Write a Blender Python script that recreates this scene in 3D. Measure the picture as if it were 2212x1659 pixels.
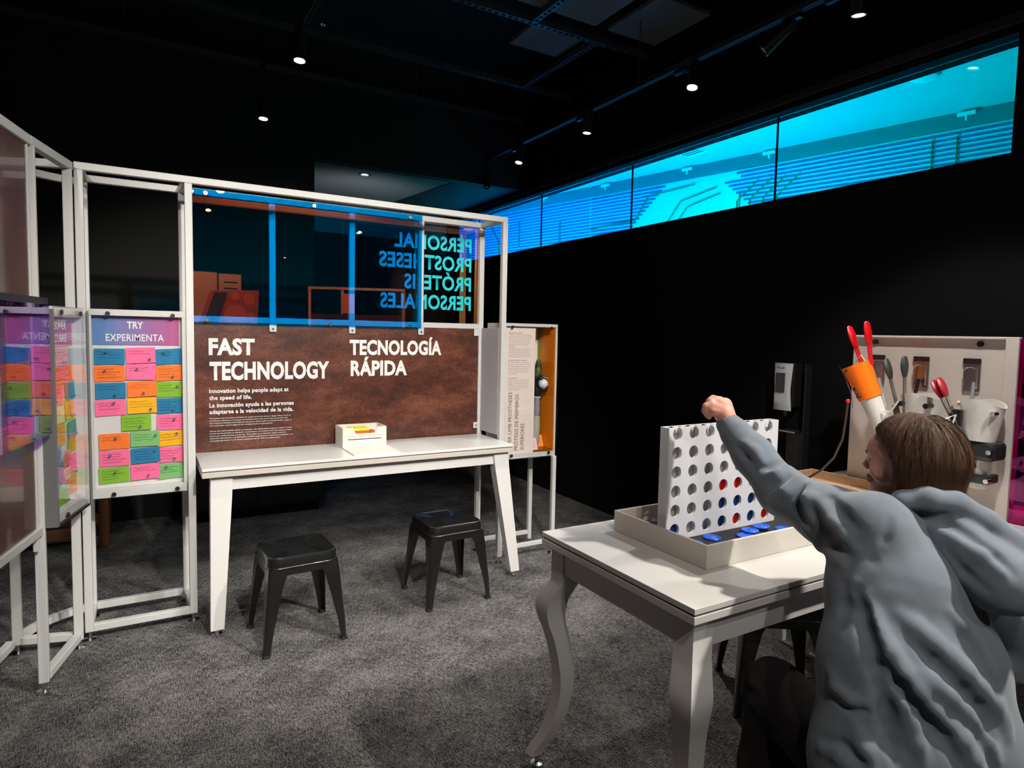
import bpy, bmesh, math, random
import numpy as np
from mathutils import Vector, Matrix, noise as mnoise
R_ = math.radians
rnd = random.Random(7)
for o in list(bpy.data.objects): bpy.data.objects.remove(o)
scn = bpy.context.scene
COL = scn.collection

# ------------------------------------------------------------------ camera
cam_d = bpy.data.cameras.new('camera'); cam = bpy.data.objects.new('camera', cam_d); COL.objects.link(cam)
cam_d.sensor_width = 36; cam_d.sensor_fit = 'HORIZONTAL'; cam_d.lens = 1382.08/2212*36
cam_d.shift_x = -(1143.43-1106)/2212; cam_d.shift_y = (814.33-829.5)/2212
cam_d.clip_start = 0.05; cam_d.clip_end = 100
_r = Vector((0.8557008, -0.51702203, 0.02154899)); _u = Vector((0.01599489, 0.06804956, 0.99755372)); _b = Vector((-0.51722364, -0.85326284, 0.06649978))
cam.matrix_world = Matrix(((_r.x, _u.x, _b.x, 0), (_r.y, _u.y, _b.y, 0), (_r.z, _u.z, _b.z, 1.5), (0, 0, 0, 1)))
scn.camera = cam

# ------------------------------------------------------------------ world, exposure
w = bpy.data.worlds.new('world'); scn.world = w; w.use_nodes = True
w.node_tree.nodes['Background'].inputs[0].default_value = (0.75, 0.85, 1.0, 1)
w.node_tree.nodes['Background'].inputs[1].default_value = 0.01
vs = scn.view_settings; vs.view_transform = 'Standard'; vs.look = 'None'; vs.gamma = 1; vs.use_curve_mapping = False
vs.exposure = 0.0

# ------------------------------------------------------------------ lights
def spot(name, loc, target, watts, size=70, blend=.5, col=(1, .95, .88), rad=.05):
    d = bpy.data.lights.new(name, 'SPOT'); d.energy = watts; d.spot_size = R_(size); d.spot_blend = blend
    d.color = col; d.shadow_soft_size = rad
    o = bpy.data.objects.new(name, d); COL.objects.link(o); o.location = loc
    o.rotation_euler = (Vector(target)-Vector(loc)).to_track_quat('-Z', 'Y').to_euler()
    return o
def area(name, loc, target, watts, sx, sy, col=(1, 1, 1)):
    d = bpy.data.lights.new(name, 'AREA'); d.energy = watts; d.shape = 'RECTANGLE'; d.size = sx; d.size_y = sy; d.color = col
    o = bpy.data.objects.new(name, d); COL.objects.link(o); o.location = loc
    o.rotation_euler = (Vector(target)-Vector(loc)).to_track_quat('-Z', 'Y').to_euler()
    return o
# lamps of the track along the right wall, of the two lamps over the workbench and of rear lamps, some of them added fill
LAMPS = [  # lamp face position, aim, watts, cone
    ((2.89, 1.87, 3.02), (2.35, 1.35, 0.8), 85, 60), ((2.89, 2.93, 3.02), (1.75, 2.75, 0), 110, 54),
    ((2.89, 4.01, 3.02), (1.7, 3.7, 0.6), 75, 48), ((2.89, 5.03, 3.02), (2.1, 4.7, 0), 18, 46),
    ((0.79, 3.89, 3.02), (0.75, 3.75, 0), 26, 80), ((0.78, 5.09, 3.02), (0.7, 5.0, 0), 12, 80)]
for i, (p, t, wt, sz) in enumerate(LAMPS):
    spot('lamp_beam', Vector(p)+(Vector(t)-Vector(p)).normalized()*.03, t, wt, sz)
REAR_AND_FILL_LAMPS = [((2.45, 0.15, 3.02), (1.75, 1.5, 0.9), 330, 58), ((0.75, -0.10, 3.02), (1.0, 3.6, 1.1), 430, 52), ((-0.9, 1.1, 3.02), (-0.1, 3.6, 1.2), 110, 60),
    ((1.75, 0.8, 3.02), (1.35, 3.6, 0.8), 190, 58), ((0.72, -1.15, 2.93), (0.6, 0.3, 0), 60, 90), ((2.92, -2.28, 3.02), (2.4, -0.6, 0), 60, 90), ((0.4, 0.6, 3.02), (0.8, -1.6, 1.9), 70, 60), ((2.1, 0.5, 3.02), (2.5, -1.1, 1.6), 50, 60),  # last two here: unseen fill added to light the mirrored boards
    ((0.9, 1.5, 3.02), (-0.42, 2.9, 1.3), 90, 60), ((1.9, 0.75, 3.02), (2.95, 1.5, 1.2), 130, 50), ((0.5, -0.55, 3.02), (1.45, 0.75, 0.8), 48, 44)]  # unseen fill spots added to brighten left frame, cream board and person
for p, t, wt, sz in REAR_AND_FILL_LAMPS: spot('lamp_beam', Vector(p)+(Vector(t)-Vector(p)).normalized()*.03, t, wt, sz)
area('hall_wall_fill', (3.75, 4.5, 1.2), (6.4, 5.2, 3.0), 330, 1.0, 1.0, (1, 1, 1)); area('hall_wall_fill', (3.75, 8.5, 1.2), (6.0, 8.6, 3.0), 330, 1.0, 1.0, (1, 1, 1))  # unseen area lights added low in the hall to brighten its mural wall
area('hall_ceiling_fill', (5.0, 4.0, 0.8), (5.0, 4.0, 3.6), 45, 2.0, 3.0, (1, 1, 1)); area('hall_ceiling_fill', (4.6, 8.0, 0.8), (4.6, 8.0, 3.6), 45, 2.0, 3.0, (1, 1, 1))  # added below the window's line of sight to brighten the hall ceiling
spot('corridor_beam', (1.9, 6.2, 2.2), (1.9, 6.9, 2.97), 14, 130, 1, (.8, .9, 1))

# ------------------------------------------------------------------ materials
_m = {}
def mat(name, col, rough=.5, metal=0, spec=.5, bump=None, noise=None, coat=0, sheen=0, trans=0, emis=None, alpha=1, ior=1.5):
    if name in _m: return _m[name]
    m = bpy.data.materials.new(name); m.use_nodes = True; nt = m.node_tree; b = nt.nodes['Principled BSDF']
    b.inputs['Base Color'].default_value = (*col, 1); b.inputs['Roughness'].default_value = rough
    b.inputs['Metallic'].default_value = metal; b.inputs['Specular IOR Level'].default_value = spec
    b.inputs['Coat Weight'].default_value = coat; b.inputs['Transmission Weight'].default_value = trans
    b.inputs['Sheen Weight'].default_value = sheen; b.inputs['IOR'].default_value = ior; b.inputs['Alpha'].default_value = alpha
    if emis: b.inputs['Emission Color'].default_value = (*emis[0], 1); b.inputs['Emission Strength'].default_value = emis[1]
    tc = nt.nodes.new('ShaderNodeTexCoord')
    if noise:  # (scale, colour2, contrast lo, hi, stretch)
        sc, c2, lo, hi, st = noise
        mp = nt.nodes.new('ShaderNodeMapping'); mp.inputs['Scale'].default_value = st
        n = nt.nodes.new('ShaderNodeTexNoise'); n.inputs['Scale'].default_value = sc; n.inputs['Detail'].default_value = 6; n.inputs['Roughness'].default_value = .65
        r = nt.nodes.new('ShaderNodeValToRGB'); r.color_ramp.elements[0].position = lo; r.color_ramp.elements[1].position = hi
        r.color_ramp.elements[0].color = (*col, 1); r.color_ramp.elements[1].color = (*c2, 1)
        nt.links.new(tc.outputs['Object'], mp.inputs[0]); nt.links.new(mp.outputs[0], n.inputs['Vector'])
        nt.links.new(n.outputs['Fac'], r.inputs[0]); nt.links.new(r.outputs[0], b.inputs['Base Color'])
    if bump:  # (scale, strength, distance)
        n2 = nt.nodes.new('ShaderNodeTexNoise'); n2.inputs['Scale'].default_value = bump[0]; n2.inputs['Detail'].default_value = 4
        bp = nt.nodes.new('ShaderNodeBump'); bp.inputs['Strength'].default_value = bump[1]; bp.inputs['Distance'].default_value = bump[2]
        nt.links.new(tc.outputs['Object'], n2.inputs['Vector']); nt.links.new(n2.outputs['Fac'], bp.inputs['Height']); nt.links.new(bp.outputs[0], b.inputs['Normal'])
    _m[name] = m; return m
def dichroic(name, tcol, gcol):   # thin film: one part of the spectrum passes, the rest is mirrored
    m = bpy.data.materials.new(name); m.use_nodes = True; nt = m.node_tree; nt.nodes.clear()
    out = nt.nodes.new('ShaderNodeOutputMaterial'); t = nt.nodes.new('ShaderNodeBsdfTransparent'); g = nt.nodes.new('ShaderNodeBsdfGlossy'); ad = nt.nodes.new('ShaderNodeAddShader')
    t.inputs[0].default_value = (*tcol, 1); g.inputs[0].default_value = (*gcol, 1); g.inputs['Roughness'].default_value = 0
    nt.links.new(t.outputs[0], ad.inputs[0]); nt.links.new(g.outputs[0], ad.inputs[1]); nt.links.new(ad.outputs[0], out.inputs[0]); return m
def tinted(name, tcol, gcol, gfac, rough=.0):   # thin coloured sheet: part transmits, part mirrors
    if name in _m: return _m[name]
    m = bpy.data.materials.new(name); m.use_nodes = True; nt = m.node_tree; nt.nodes.clear()
    out = nt.nodes.new('ShaderNodeOutputMaterial'); t = nt.nodes.new('ShaderNodeBsdfTransparent'); g = nt.nodes.new('ShaderNodeBsdfGlossy')
    mx = nt.nodes.new('ShaderNodeMixShader'); lf = nt.nodes.new('ShaderNodeLayerWeight'); lf.inputs['Blend'].default_value = .5
    lw = nt.nodes.new('ShaderNodeMath'); lw.operation = 'POWER'; lw.inputs[1].default_value = 5.0; nt.links.new(lf.outputs['Facing'], lw.inputs[0])
    ad = nt.nodes.new('ShaderNodeMath'); ad.operation = 'ADD'; ad.use_clamp = True; ad.inputs[1].default_value = gfac+.03
    nt.links.new(lw.outputs[0], ad.inputs[0]); nt.links.new(ad.outputs[0], mx.inputs[0])
    t.inputs[0].default_value = (*tcol, 1); g.inputs[0].default_value = (*gcol, 1); g.inputs['Roughness'].default_value = rough
    nt.links.new(t.outputs[0], mx.inputs[1]); nt.links.new(g.outputs[0], mx.inputs[2]); nt.links.new(mx.outputs[0], out.inputs[0])
    _m[name] = m; return m
M_WHITE = mat('white_powder_coat', (.62, .62, .60), .42, bump=(350, .15, .001))
M_CASE = mat('white_case_board', (.66, .64, .62), .5)
M_TOP = mat('white_laminate', (.74, .74, .72), .28, coat=.3)
M_TOP2 = mat('warm_white_laminate', (.66, .63, .59), .35, bump=(500, .1, .0005))
M_PLY = mat('cream_table_edge', (.55, .50, .44), .5)
M_GAP = mat('dark_joint', (.12, .11, .11), .7)
M_BLKMET = mat('black_painted_steel', (.009, .009, .009), .3, coat=.4, bump=(90, .06, .001))
M_BLACK = mat('matt_black', (.012, .012, .013), .75)
M_BLKPL = mat('black_plastic', (.015, .015, .016), .35)
M_CHROME = mat('polished_steel', (.7, .7, .7), .2, 1)
M_STEEL = mat('brushed_steel', (.42, .42, .42), .33, 1, bump=(200, .1, .001))
M_CLEAR = tinted('clear_acrylic', (.97, .98, .98), (1, 1, 1), .0)
M_FILM = dichroic('blue_dichroic_film', (.10, .72, .96), (.62, .11, .035))
M_FILM2 = dichroic('pale_dichroic_film', (.40, .75, .82), (.50, .17, .06))
M_PURPLE = tinted('violet_tinted_acrylic', (.80, .70, .93), (.80, .75, 1), .10)
M_MAGENTA = tinted('magenta_acrylic', (.85, .03, .55), (.9, .3, .8), .05)
M_CYAN = tinted('cyan_window_glass', (.004, .64, .76), (.5, .8, .85), .0)
def angle_tint(m, c0, c1):   # dichroic glass: hue drifts from teal to blue as the view gets more grazing
    nt = m.node_tree; t = [n for n in nt.nodes if n.type == 'BSDF_TRANSPARENT'][0]; lw = nt.nodes.new('ShaderNodeLayerWeight'); lw.inputs['Blend'].default_value = .5
    r = nt.nodes.new('ShaderNodeValToRGB'); e = r.color_ramp.elements; e[0].position = .05; e[0].color = (*c0, 1); e[1].position = .6; e[1].color = (*c1, 1)
    nt.links.new(lw.outputs['Facing'], r.inputs[0]); nt.links.new(r.outputs[0], t.inputs[0])
angle_tint(M_CYAN, (.004, .58, .59), (.0, .46, .88))
M_CYANTXT = mat('cyan_vinyl', (.0, .60, .66), .5)
M_WTXT = mat('white_vinyl', (.85, .85, .83), .5)
M_BTXT = mat('black_print', (.05, .05, .05), .6)
M_INK = mat('ink', (.03, .04, .08), .7)

# ------------------------------------------------------------------ mesh helpers
class MB:
    """collects shapes into one mesh, in world coordinates"""
    def __init__(s): s.bm = bmesh.new()
    def box(s, x0, y0, z0, x1, y1, z1, bev=0, mtx=None):
        v = [Vector(p) for p in ((x0, y0, z0), (x1, y0, z0), (x1, y1, z0), (x0, y1, z0), (x0, y0, z1), (x1, y0, z1), (x1, y1, z1), (x0, y1, z1))]
        if mtx is not None: v = [mtx @ p for p in v]
        b = bmesh.new(); q = [b.verts.new(p) for p in v]
        for f in ((0, 3, 2, 1), (4, 5, 6, 7), (0, 1, 5, 4), (1, 2, 6, 5), (2, 3, 7, 6), (3, 0, 4, 7)): b.faces.new([q[i] for i in f])
        if bev: bmesh.ops.bevel(b, geom=b.edges[:]+b.verts[:], offset=bev, segments=2, affect='EDGES', profile=.5)
        s._add(b); return s
    def _add(s, b):
        me = bpy.data.meshes.new('tmp'); b.to_mesh(me); b.free(); s.bm.from_mesh(me); bpy.data.meshes.remove(me)
    def loft(s, loops, cap0=True, cap1=True, closed=False):
        rows = [[s.bm.verts.new(p) for p in L] for L in loops]; n = len(rows[0])
        rr = list(zip(rows[:-1], rows[1:])) + ([(rows[-1], rows[0])] if closed else [])
        for a, b in rr:
            for i in range(n):
                j = (i+1) % n
                try: s.bm.faces.new((a[i], a[j], b[j], b[i]))
                except ValueError: pass
        if not closed:
            if cap0: s.bm.faces.new(list(reversed(rows[0])))
            if cap1: s.bm.faces.new(rows[-1])
        return s
    def prism(s, pts, vec):   # polygon extruded by vec
        vec = Vector(vec); return s.loft([[Vector(p) for p in pts], [Vector(p)+vec for p in pts]])
    def cyl(s, a, b, r0, r1=None, n=16, caps=True):
        a, b = Vector(a), Vector(b); r1 = r0 if r1 is None else r1
        d = (b-a).normalized(); u = d.orthogonal().normalized(); v = d.cross(u)
        L = [[c+r*(math.cos(t)*u+math.sin(t)*v) for t in [2*math.pi*i/n for i in range(n)]] for c, r in ((a, r0), (b, r1))]
        return s.loft(L, caps, caps)
    def tube(s, pts, r, n=8, rs=None):
        pts = [Vector(p) for p in pts]; L = []; u = None
        for i, p in enumerate(pts):
            d = (pts[min(i+1, len(pts)-1)]-pts[max(i-1, 0)]).normalized()
            if u is None: u = d.orthogonal().normalized()
            u = (u-d*u.dot(d)).normalized(); v = d.cross(u); q = rs[i] if rs else r
            L.append([p+q*(math.cos(t)*u+math.sin(t)*v) for t in [2*math.pi*k/n for k in range(n)]])
        return s.loft(L)
    def rev(s, base, axis, prof, n=24, xs=1):   # prof: (radius, height) along axis from base
        base, axis = Vector(base), Vector(axis).normalized(); u = axis.orthogonal().normalized(); v = axis.cross(u)
        L = [[base+axis*h+r*(math.cos(t)*u*xs+math.sin(t)*v) for t in [2*math.pi*k/n for k in range(n)]] for r, h in prof]
        return s.loft(L)
    def sph(s, c, r, sc=(1, 1, 1), n=16):
        b = bmesh.new(); bmesh.ops.create_uvsphere(b, u_segments=n, v_segments=n//2+2, radius=r)
        for v in b.verts: v.co = Vector(c)+Vector((v.co.x*sc[0], v.co.y*sc[1], v.co.z*sc[2]))
        s._add(b); return s
    def bar(s, a, b, w, h=None, up=(0, 0, 1), bev=0):   # square bar from a to b
        a, b = Vector(a), Vector(b); h = h or w; d = (b-a); L = d.length; d.normalize(); up = Vector(up)
        if abs(d.dot(up)) > .95: up = Vector((0, 1, 0))
        x = d.cross(up).normalized(); z = x.cross(d)
        m = Matrix((( x.x, d.x, z.x, a.x), (x.y, d.y, z.y, a.y), (x.z, d.z, z.z, a.z), (0, 0, 0, 1)))
        return s.box(-w/2, 0, -h/2, w/2, L, h/2, bev, m)
    def build(s, name, m, parent=None, smooth=False, kind=None, label=None):
        me = bpy.data.meshes.new(name); base = Vector((0, 0, 0)); root = parent
        while root is not None: base += root.location; root = root.parent
        bmesh.ops.recalc_face_normals(s.bm, faces=s.bm.faces)
        if parent is not None: bmesh.ops.translate(s.bm, verts=s.bm.verts, vec=-base)
        s.bm.to_mesh(me); s.bm.free()
        if m is not None: me.materials.append(m)
        if smooth: 
            for p in me.polygons: p.use_smooth = True
            me.set_sharp_from_angle(angle=R_(38))
        o = bpy.data.objects.new(name, me); COL.objects.link(o); o.parent = parent
        if kind: o['kind'] = kind
        if label: o['label'] = label
        return o
def thing(name, label, cat, loc, group=None):
    o = bpy.data.objects.new(name, None); o.empty_display_size = .1; COL.objects.link(o); o.location = loc
    o['label'] = label; o['category'] = cat
    if group: o['group'] = group
    return o
def single(o, label, cat, group=None):   # a thing that is one mesh: origin to its own base
    me = o.data; n = len(me.vertices); co = np.empty(n*3); me.vertices.foreach_get('co', co); co = co.reshape(-1, 3)
    c = Vector(((co[:, 0].min()+co[:, 0].max())/2, (co[:, 1].min()+co[:, 1].max())/2, co[:, 2].min()))
    me.transform(Matrix.Translation(-c)); o.location = c
    o['label'] = label; o['category'] = cat
    if group: o['group'] = group
    return o
def struct(o): o['kind'] = 'structure'; return o
def copy_tree(o, parent=None):
    c = o.copy(); COL.objects.link(c); c.parent = parent
    for ch in list(o.children): copy_tree(ch, c)
    return c
def text_obj(name, s, origin, xdir, ydir, wid, hei, m, parent=None, bold=.0, align='fit', spacing=1.04, depth=.0006, label=None):
    """lettering fitted into a rectangle: origin = lower left of the capitals, wid along xdir, hei = capital height; multi-line when s has line breaks"""
    cu = bpy.data.curves.new('t', 'FONT'); cu.body = s; cu.size = 1; cu.offset = bold; cu.space_character = spacing; cu.extrude = 0; cu.resolution_u = 3
    to = bpy.data.objects.new('t', cu); COL.objects.link(to)
    dg = bpy.context.evaluated_depsgraph_get(); me = bpy.data.meshes.new_from_object(to.evaluated_get(dg)); bpy.data.objects.remove(to); bpy.data.curves.remove(cu)
    n = len(me.vertices); co = np.empty(n*3); me.vertices.foreach_get('co', co); co = co.reshape(-1, 3)
    x0, x1 = co[:, 0].min(), co[:, 0].max(); cap = .73+bold*2
    xd, yd = Vector(xdir).normalized(), Vector(ydir).normalized(); nd = xd.cross(yd)
    base = Vector((0, 0, 0)); r = parent
    while r is not None: base += r.location; r = r.parent
    sx = wid/(x1-x0); sy = hei/cap; O = Vector(origin)-base
    P = np.array(O)+np.outer((co[:, 0]-x0)*sx, np.array(xd))+np.outer((co[:, 1]+bold)*sy, np.array(yd))+np.array(nd)*depth
    me.vertices.foreach_set('co', P.ravel()); me.materials.clear(); me.materials.append(m); me.update(); me.name = name
    o = bpy.data.objects.new(name, me); COL.objects.link(o); o.parent = parent
    if label: o['label'] = label
    return o
def hexc(h):
    h = h.lstrip('#'); v = [int(h[i:i+2], 16)/255 for i in (0, 2, 4)]
    return tuple(c/12.92 if c < .04045 else ((c+.055)/1.055)**2.4 for c in v)
# ================================================================== room
def carpet_mat():
    m = bpy.data.materials.new('woven_grey_carpet'); m.use_nodes = True; nt = m.node_tree; b = nt.nodes['Principled BSDF']
    b.inputs['Roughness'].default_value = .95; b.inputs['Specular IOR Level'].default_value = .15
    tc = nt.nodes.new('ShaderNodeTexCoord')
    def nz(scale, st, det=4):
        mp = nt.nodes.new('ShaderNodeMapping'); mp.inputs['Scale'].default_value = st
        n = nt.nodes.new('ShaderNodeTexNoise'); n.inputs['Scale'].default_value = scale; n.inputs['Detail'].default_value = det; n.inputs['Roughness'].default_value = .7
        nt.links.new(tc.outputs['Object'], mp.inputs[0]); nt.links.new(mp.outputs[0], n.inputs['Vector']); return n.outputs['Fac']
    def mth(op, a, c, cl=False):
        n = nt.nodes.new('ShaderNodeMath'); n.operation = op; n.use_clamp = cl
        for i, v in enumerate((a, c)):
            if isinstance(v, (int, float)): n.inputs[i].default_value = v
            else: nt.links.new(v, n.inputs[i])
        return n.outputs[0]
    a = nz(30, (1, 9, 1), 6); c = nz(30, (9, 1, 1), 6); f = nz(260, (1, 1, 1), 3); big = nz(3.5, (1, 1, 1), 4)
    s = mth('ADD', mth('MULTIPLY', a, 1.3), mth('MULTIPLY', c, 1.3)); s = mth('ADD', s, mth('MULTIPLY', f, 1.9)); s = mth('ADD', s, mth('MULTIPLY', big, .6))
    s = mth('MULTIPLY', mth('SUBTRACT', s, 2.27), 2.0, True)
    r = nt.nodes.new('ShaderNodeValToRGB'); e = r.color_ramp.elements; e[0].position = 0; e[0].color = (.014, .013, .014, 1); e[1].position = 1; e[1].color = (.30, .285, .27, 1)
    x = e.new(.45); x.color = (.034, .0335, .035, 1)
    nt.links.new(s, r.inputs[0]); nt.links.new(r.outputs[0], b.inputs['Base Color'])
    bp = nt.nodes.new('ShaderNodeBump'); bp.inputs['Strength'].default_value = .5; bp.inputs['Distance'].default_value = .004
    nt.links.new(f, bp.inputs['Height']); nt.links.new(bp.outputs[0], b.inputs['Normal']); return m
M_CARPET = carpet_mat()
M_WALL = mat('black_painted_wall', (.0062, .0062, .0066), .9, spec=.12, bump=(120, .1, .001))
M_WALLB = mat('charcoal_painted_wall', (.016, .016, .015), .85)
M_CEIL = mat('black_ceiling', (.006, .008, .010), .9)
XW = 3.35
struct(MB().box(-4, -8, -.1, XW, 10, 0).build('floor', M_CARPET))
# right wall with the long high window opening y 1.4..7.6, z 2.355..2.885
YW0, YW1, ZW0, ZW1 = 1.40, 7.6, 2.352, 2.885
wr = MB().box(XW, -8, 0, XW+.16, 10, ZW0).box(XW, -8, ZW1, XW+.16, 10, 3.95).box(XW, -8, ZW0, XW+.16, YW0, ZW1).box(XW, YW1, ZW0, XW+.16, 10, ZW1)
struct(wr.build('wall_right', M_WALL))
struct(MB().box(XW-.022, -4, ZW1+.035, XW-.0005, 10, ZW1+.085, .004).build('trim_1', M_BLACK))
wi = struct(MB().box(XW+.02, YW0+.001, ZW0-.0, XW+.15, YW1, ZW0+.012).build('window_1', M_BLACK))
ys = [YW0, 2.72, 4.11, 5.49, 6.87, YW1]
for a, b_ in zip(ys[:-1], ys[1:]):
    MB().box(XW+.075, a+.005, ZW0+.013, XW+.085, b_-.005, ZW1-.001).build('pane', M_CYAN, wi)
for y_ in ys[1:-1]: MB().box(XW+.073, y_-.003, ZW0+.013, XW+.087, y_+.003, ZW1-.001).build('joint_seal', M_BLACK, wi)
# back wall: full height left of the corridor opening, header above it
struct(MB().box(-4, 5.75, 0, 1.288, 5.87, 3.95).box(1.288, 5.75, 2.965, XW, 5.87, 3.95).build('wall_back', M_WALLB))
struct(MB().box(-4, 5.735, 0, 1.288, 5.7495, .10).build('baseboard_back', M_BLACK))
struct(MB().box(-4.12, -8, 0, -4, 10, 3.95).build('wall_left', M_WALL))
struct(MB().box(-4, -8.12, 0, XW, -8, 3.95).build('wall_front', M_WALL))
struct(MB().box(-4, -8, 3.95, XW+.16, 10, 4.05).build('ceiling', M_CEIL))
# corridor beyond: grey ceiling, grey end wall over black dado, dark partition
M_GREY = mat('grey_plaster', (.20, .20, .20), .9)
pl = [(1.289, 5.871), (2.63, 5.871), (2.474, 7.18), (2.55, 7.62), (1.289, 7.62)]
struct(MB().prism([(x, y, 2.972) for x, y in pl], (0, 0, .05)).build('ceiling_corridor', M_GREY))
struct(MB().prism([(x, y, 2.965) for x, y in [(2.632, 5.871), (XW, 5.871), (XW, 7.62), (2.552, 7.62), (2.476, 7.18)]], (0, 0, .06)).build('ceiling_soffit', M_BLACK))
struct(MB().box(1.2, 7.625, 2.62, XW, 7.7, 3.03).build('wall_corridor', M_GREY))
struct(MB().box(1.2, 7.60, 0, XW, 7.7, 2.62).build('wall_corridor_lower', M_BLACK))
struct(MB().box(1.168, 5.871, 0, 1.287, 7.6, 3.03).build('wall_corridor_side', M_BLACK))
dl = thing('ceiling_downlight', 'small round downlight in the grey corridor ceiling behind the display frame', 'ceiling light', (1.818, 6.063, 2.972))
MB().rev((1.818, 6.063, 2.9715), (0, 0, -1), [(.06, 0), (.06, .006), (.045, .008), (.04, .002)], 24).build('trim_ring', M_CHROME, dl, True)
MB().cyl((1.818, 6.063, 2.9625), (1.818, 6.063, 2.9615), .036).build('lamp_lens', mat('downlight_glow', (.8, .85, .9), .4, emis=((.8, .9, 1), .8)), dl)

# hall behind the window: white ceiling, grey soffit, mural wall of light board with blue slats
def hp(u, z, off=0):   # point on the mural plane, u = metres along it from its near end
    a = Vector((1.5, 1.5, 0)); A = Vector((6.47, 2.98, 0)); d = Vector((-.2096, .9778, 0)); n = Vector((-.9778, -.2096, 0))
    p = A+d*u+n*off; p.z = z; return p
M_HC = mat('hall_white_ceiling', (.55, .62, .64), .9)
M_HW = mat('hall_mural_board', (.80, .88, .90), .8)
M_HS = mat('hall_soffit_paint', (.20, .24, .26), .9)
M_SL = mat('blue_mural_stripe', (.06, .16, .42), .7)
M_TR = mat('olive_mural_line', (.28, .30, .08), .7)
struct(MB().prism([(XW+.17, -4, 3.6), (9, -4, 3.6), (9, 13, 3.6), (XW+.17, 13, 3.6)], (0, 0, .1)).build('ceiling_hall', M_HC))
struct(MB().box(XW+.161, -4, -.1, 9.2, 13, 0).build('floor_hall', mat('hall_floor', (.3, .3, .3), .5)))
mw = struct(MB().prism([hp(-6, 0), hp(9, 0), hp(9, 0, -.1), hp(-6, 0, -.1)], (0, 0, 3.46)).build('wall_hall', M_HW))
struct(MB().prism([hp(-6, 3.46, .05), hp(9, 3.46, .05), hp(9, 3.46, -.1), hp(-6, 3.46, -.1)], (0, 0, .139)).build('trim_hall_soffit', M_HS))
zz = [3.425-.045*i for i in range(20)]
for i, z in enumerate(zz):
    segs = [(-1.5, 1.9+.12*math.sin(i*2.3)), (1.9+.12*math.sin(i*2.3), 2.35-.05*i if i < 5 else 2.1)] if i < 2 else ([(-1.5, 2.1-.03*i)] if i > 9 else [(-1.5, 2.6-.05*i)])
    segs = [s for s in segs if s[1]-s[0] > .3]
    segs += [(3.35+.05*i, 4.6), (4.62, 8.9)] if i < 14 else [(4.2, 8.9)]
    for (u0, u1) in segs:
        MB().prism([hp(u0, z-.009, 0), hp(u1, z-.009, 0), hp(u1, z-.009, .012), hp(u0, z-.009, .012)], (0, 0, .018)).build('mural_stripe', M_SL, mw)
def trace(pts):
    mb = MB()
    for (a, b_) in zip(pts[:-1], pts[1:]): mb.bar(hp(a[0], a[1], .02), hp(b_[0], b_[1], .02), .016, .008)
    mb.build('mural_line', M_TR, mw)
for k in range(4): trace([(1.6+.16*k, 3.3), (1.85+.16*k, 3.1), (1.85+.16*k, 2.8)])
trace([(.35, 3.40), (.35, 3.0)]); trace([(.15, 3.40), (.15, 3.02)])
trace([(2.6, 3.3), (3.1, 3.2), (3.3, 2.95), (3.9, 2.9)]); trace([(2.55, 3.22), (3.0, 3.12), (3.2, 2.88), (3.8, 2.8)])
trace([(2.9, 3.38), (3.6, 3.33), (3.8, 3.05), (4.6, 3.0)]); trace([(2.3, 3.2), (2.3, 2.7)]); trace([(5.2, 3.2), (5.2, 2.8), (5.5, 2.7)])
trace([(6.1, 3.3), (6.1, 2.9)]); trace([(6.8, 3.3), (6.6, 3.0), (6.6, 2.7)]); trace([(7.5, 3.25), (7.5, 2.9)])
MB().rev((5.30, 2.85, 3.599), (0, 0, -1), [(.10, 0), (.10, .02), (.085, .03)], 28).build('ceiling_speaker', mat('speaker_grille', (.75, .8, .8), .8), None, True)
single(bpy.data.objects['ceiling_speaker'], 'round ceiling disc seen through the cyan window at its right end', 'ceiling speaker')
v = thing('ceiling_vent', 'square air vent in the hall ceiling seen through the middle of the cyan window', 'vent', (5.3, 5.4, 3.59))
MB().box(5.12, 5.25, 3.592, 5.48, 5.55, 3.5995).build('vent_frame', M_HW, v)
for i in range(5): MB().box(5.15+.06*i, 5.27, 3.586, 5.18+.06*i, 5.53, 3.5915).build('slat', M_HS, v)
wh = ['nearest the right end of the window', 'above the right window joint', 'left of the right window joint', 'between the two middle window joints', 'left of the middle window joint']
for i, u in enumerate((.0, 1.85, 2.9, 4.2, 5.4)):
    t = thing('hall_track_light', 'tiny spotlight under the hall soffit, '+wh[i], 'spotlight', hp(u, 3.44, .1), 'spotlights along the hall soffit')
    MB().bar(hp(u, 3.56, .1), hp(u+.14, 3.56, .1), .03).build('lamp_head', M_HW, t)
    MB().cyl(hp(u+.07, 3.55, .1), hp(u+.07, 3.5, .1), .01, n=8).build('stem', M_HW, t)

# ------------------------------------------------------------------ ceiling grid of perforated channels
M_CH = mat('dark_perforated_steel', (.09, .11, .12), .5, .5)
def channel(a, b_, label, zc=3.62):
    a, b_ = Vector((*a, zc)), Vector((*b_, zc)); L = (b_-a).length; d = (b_-a).normalized(); n = Vector((-d.y, d.x, 0))
    t = thing('ceiling_channel', label, 'ceiling channel', (a+b_)/2)
    for s in (-1, 1):
        MB().bar(a+n*s*.02, b_+n*s*.02, .003, .04).build('side_flange', M_CH, t)
    mb = MB(); k = int(L/.05)
    for e in (-1, 1): mb.bar(a+n*e*.0145+Vector((0, 0, -.02)), b_+n*e*.0145+Vector((0, 0, -.02)), .009, .003)
    for i in range(k+1): 
        p = a+d*(i*L/k)+Vector((0, 0, -.02)); mb.bar(p-n*.012, p+n*.012, .018, .0028)
    mb.build('perforated_web', M_CH, t)
    for q in (.25, .75):
        p = a+d*L*q; MB().cyl((p.x, p.y, zc), (p.x, p.y, 3.9495), .005, n=6).build('threaded_rod', M_CH, t)
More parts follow.
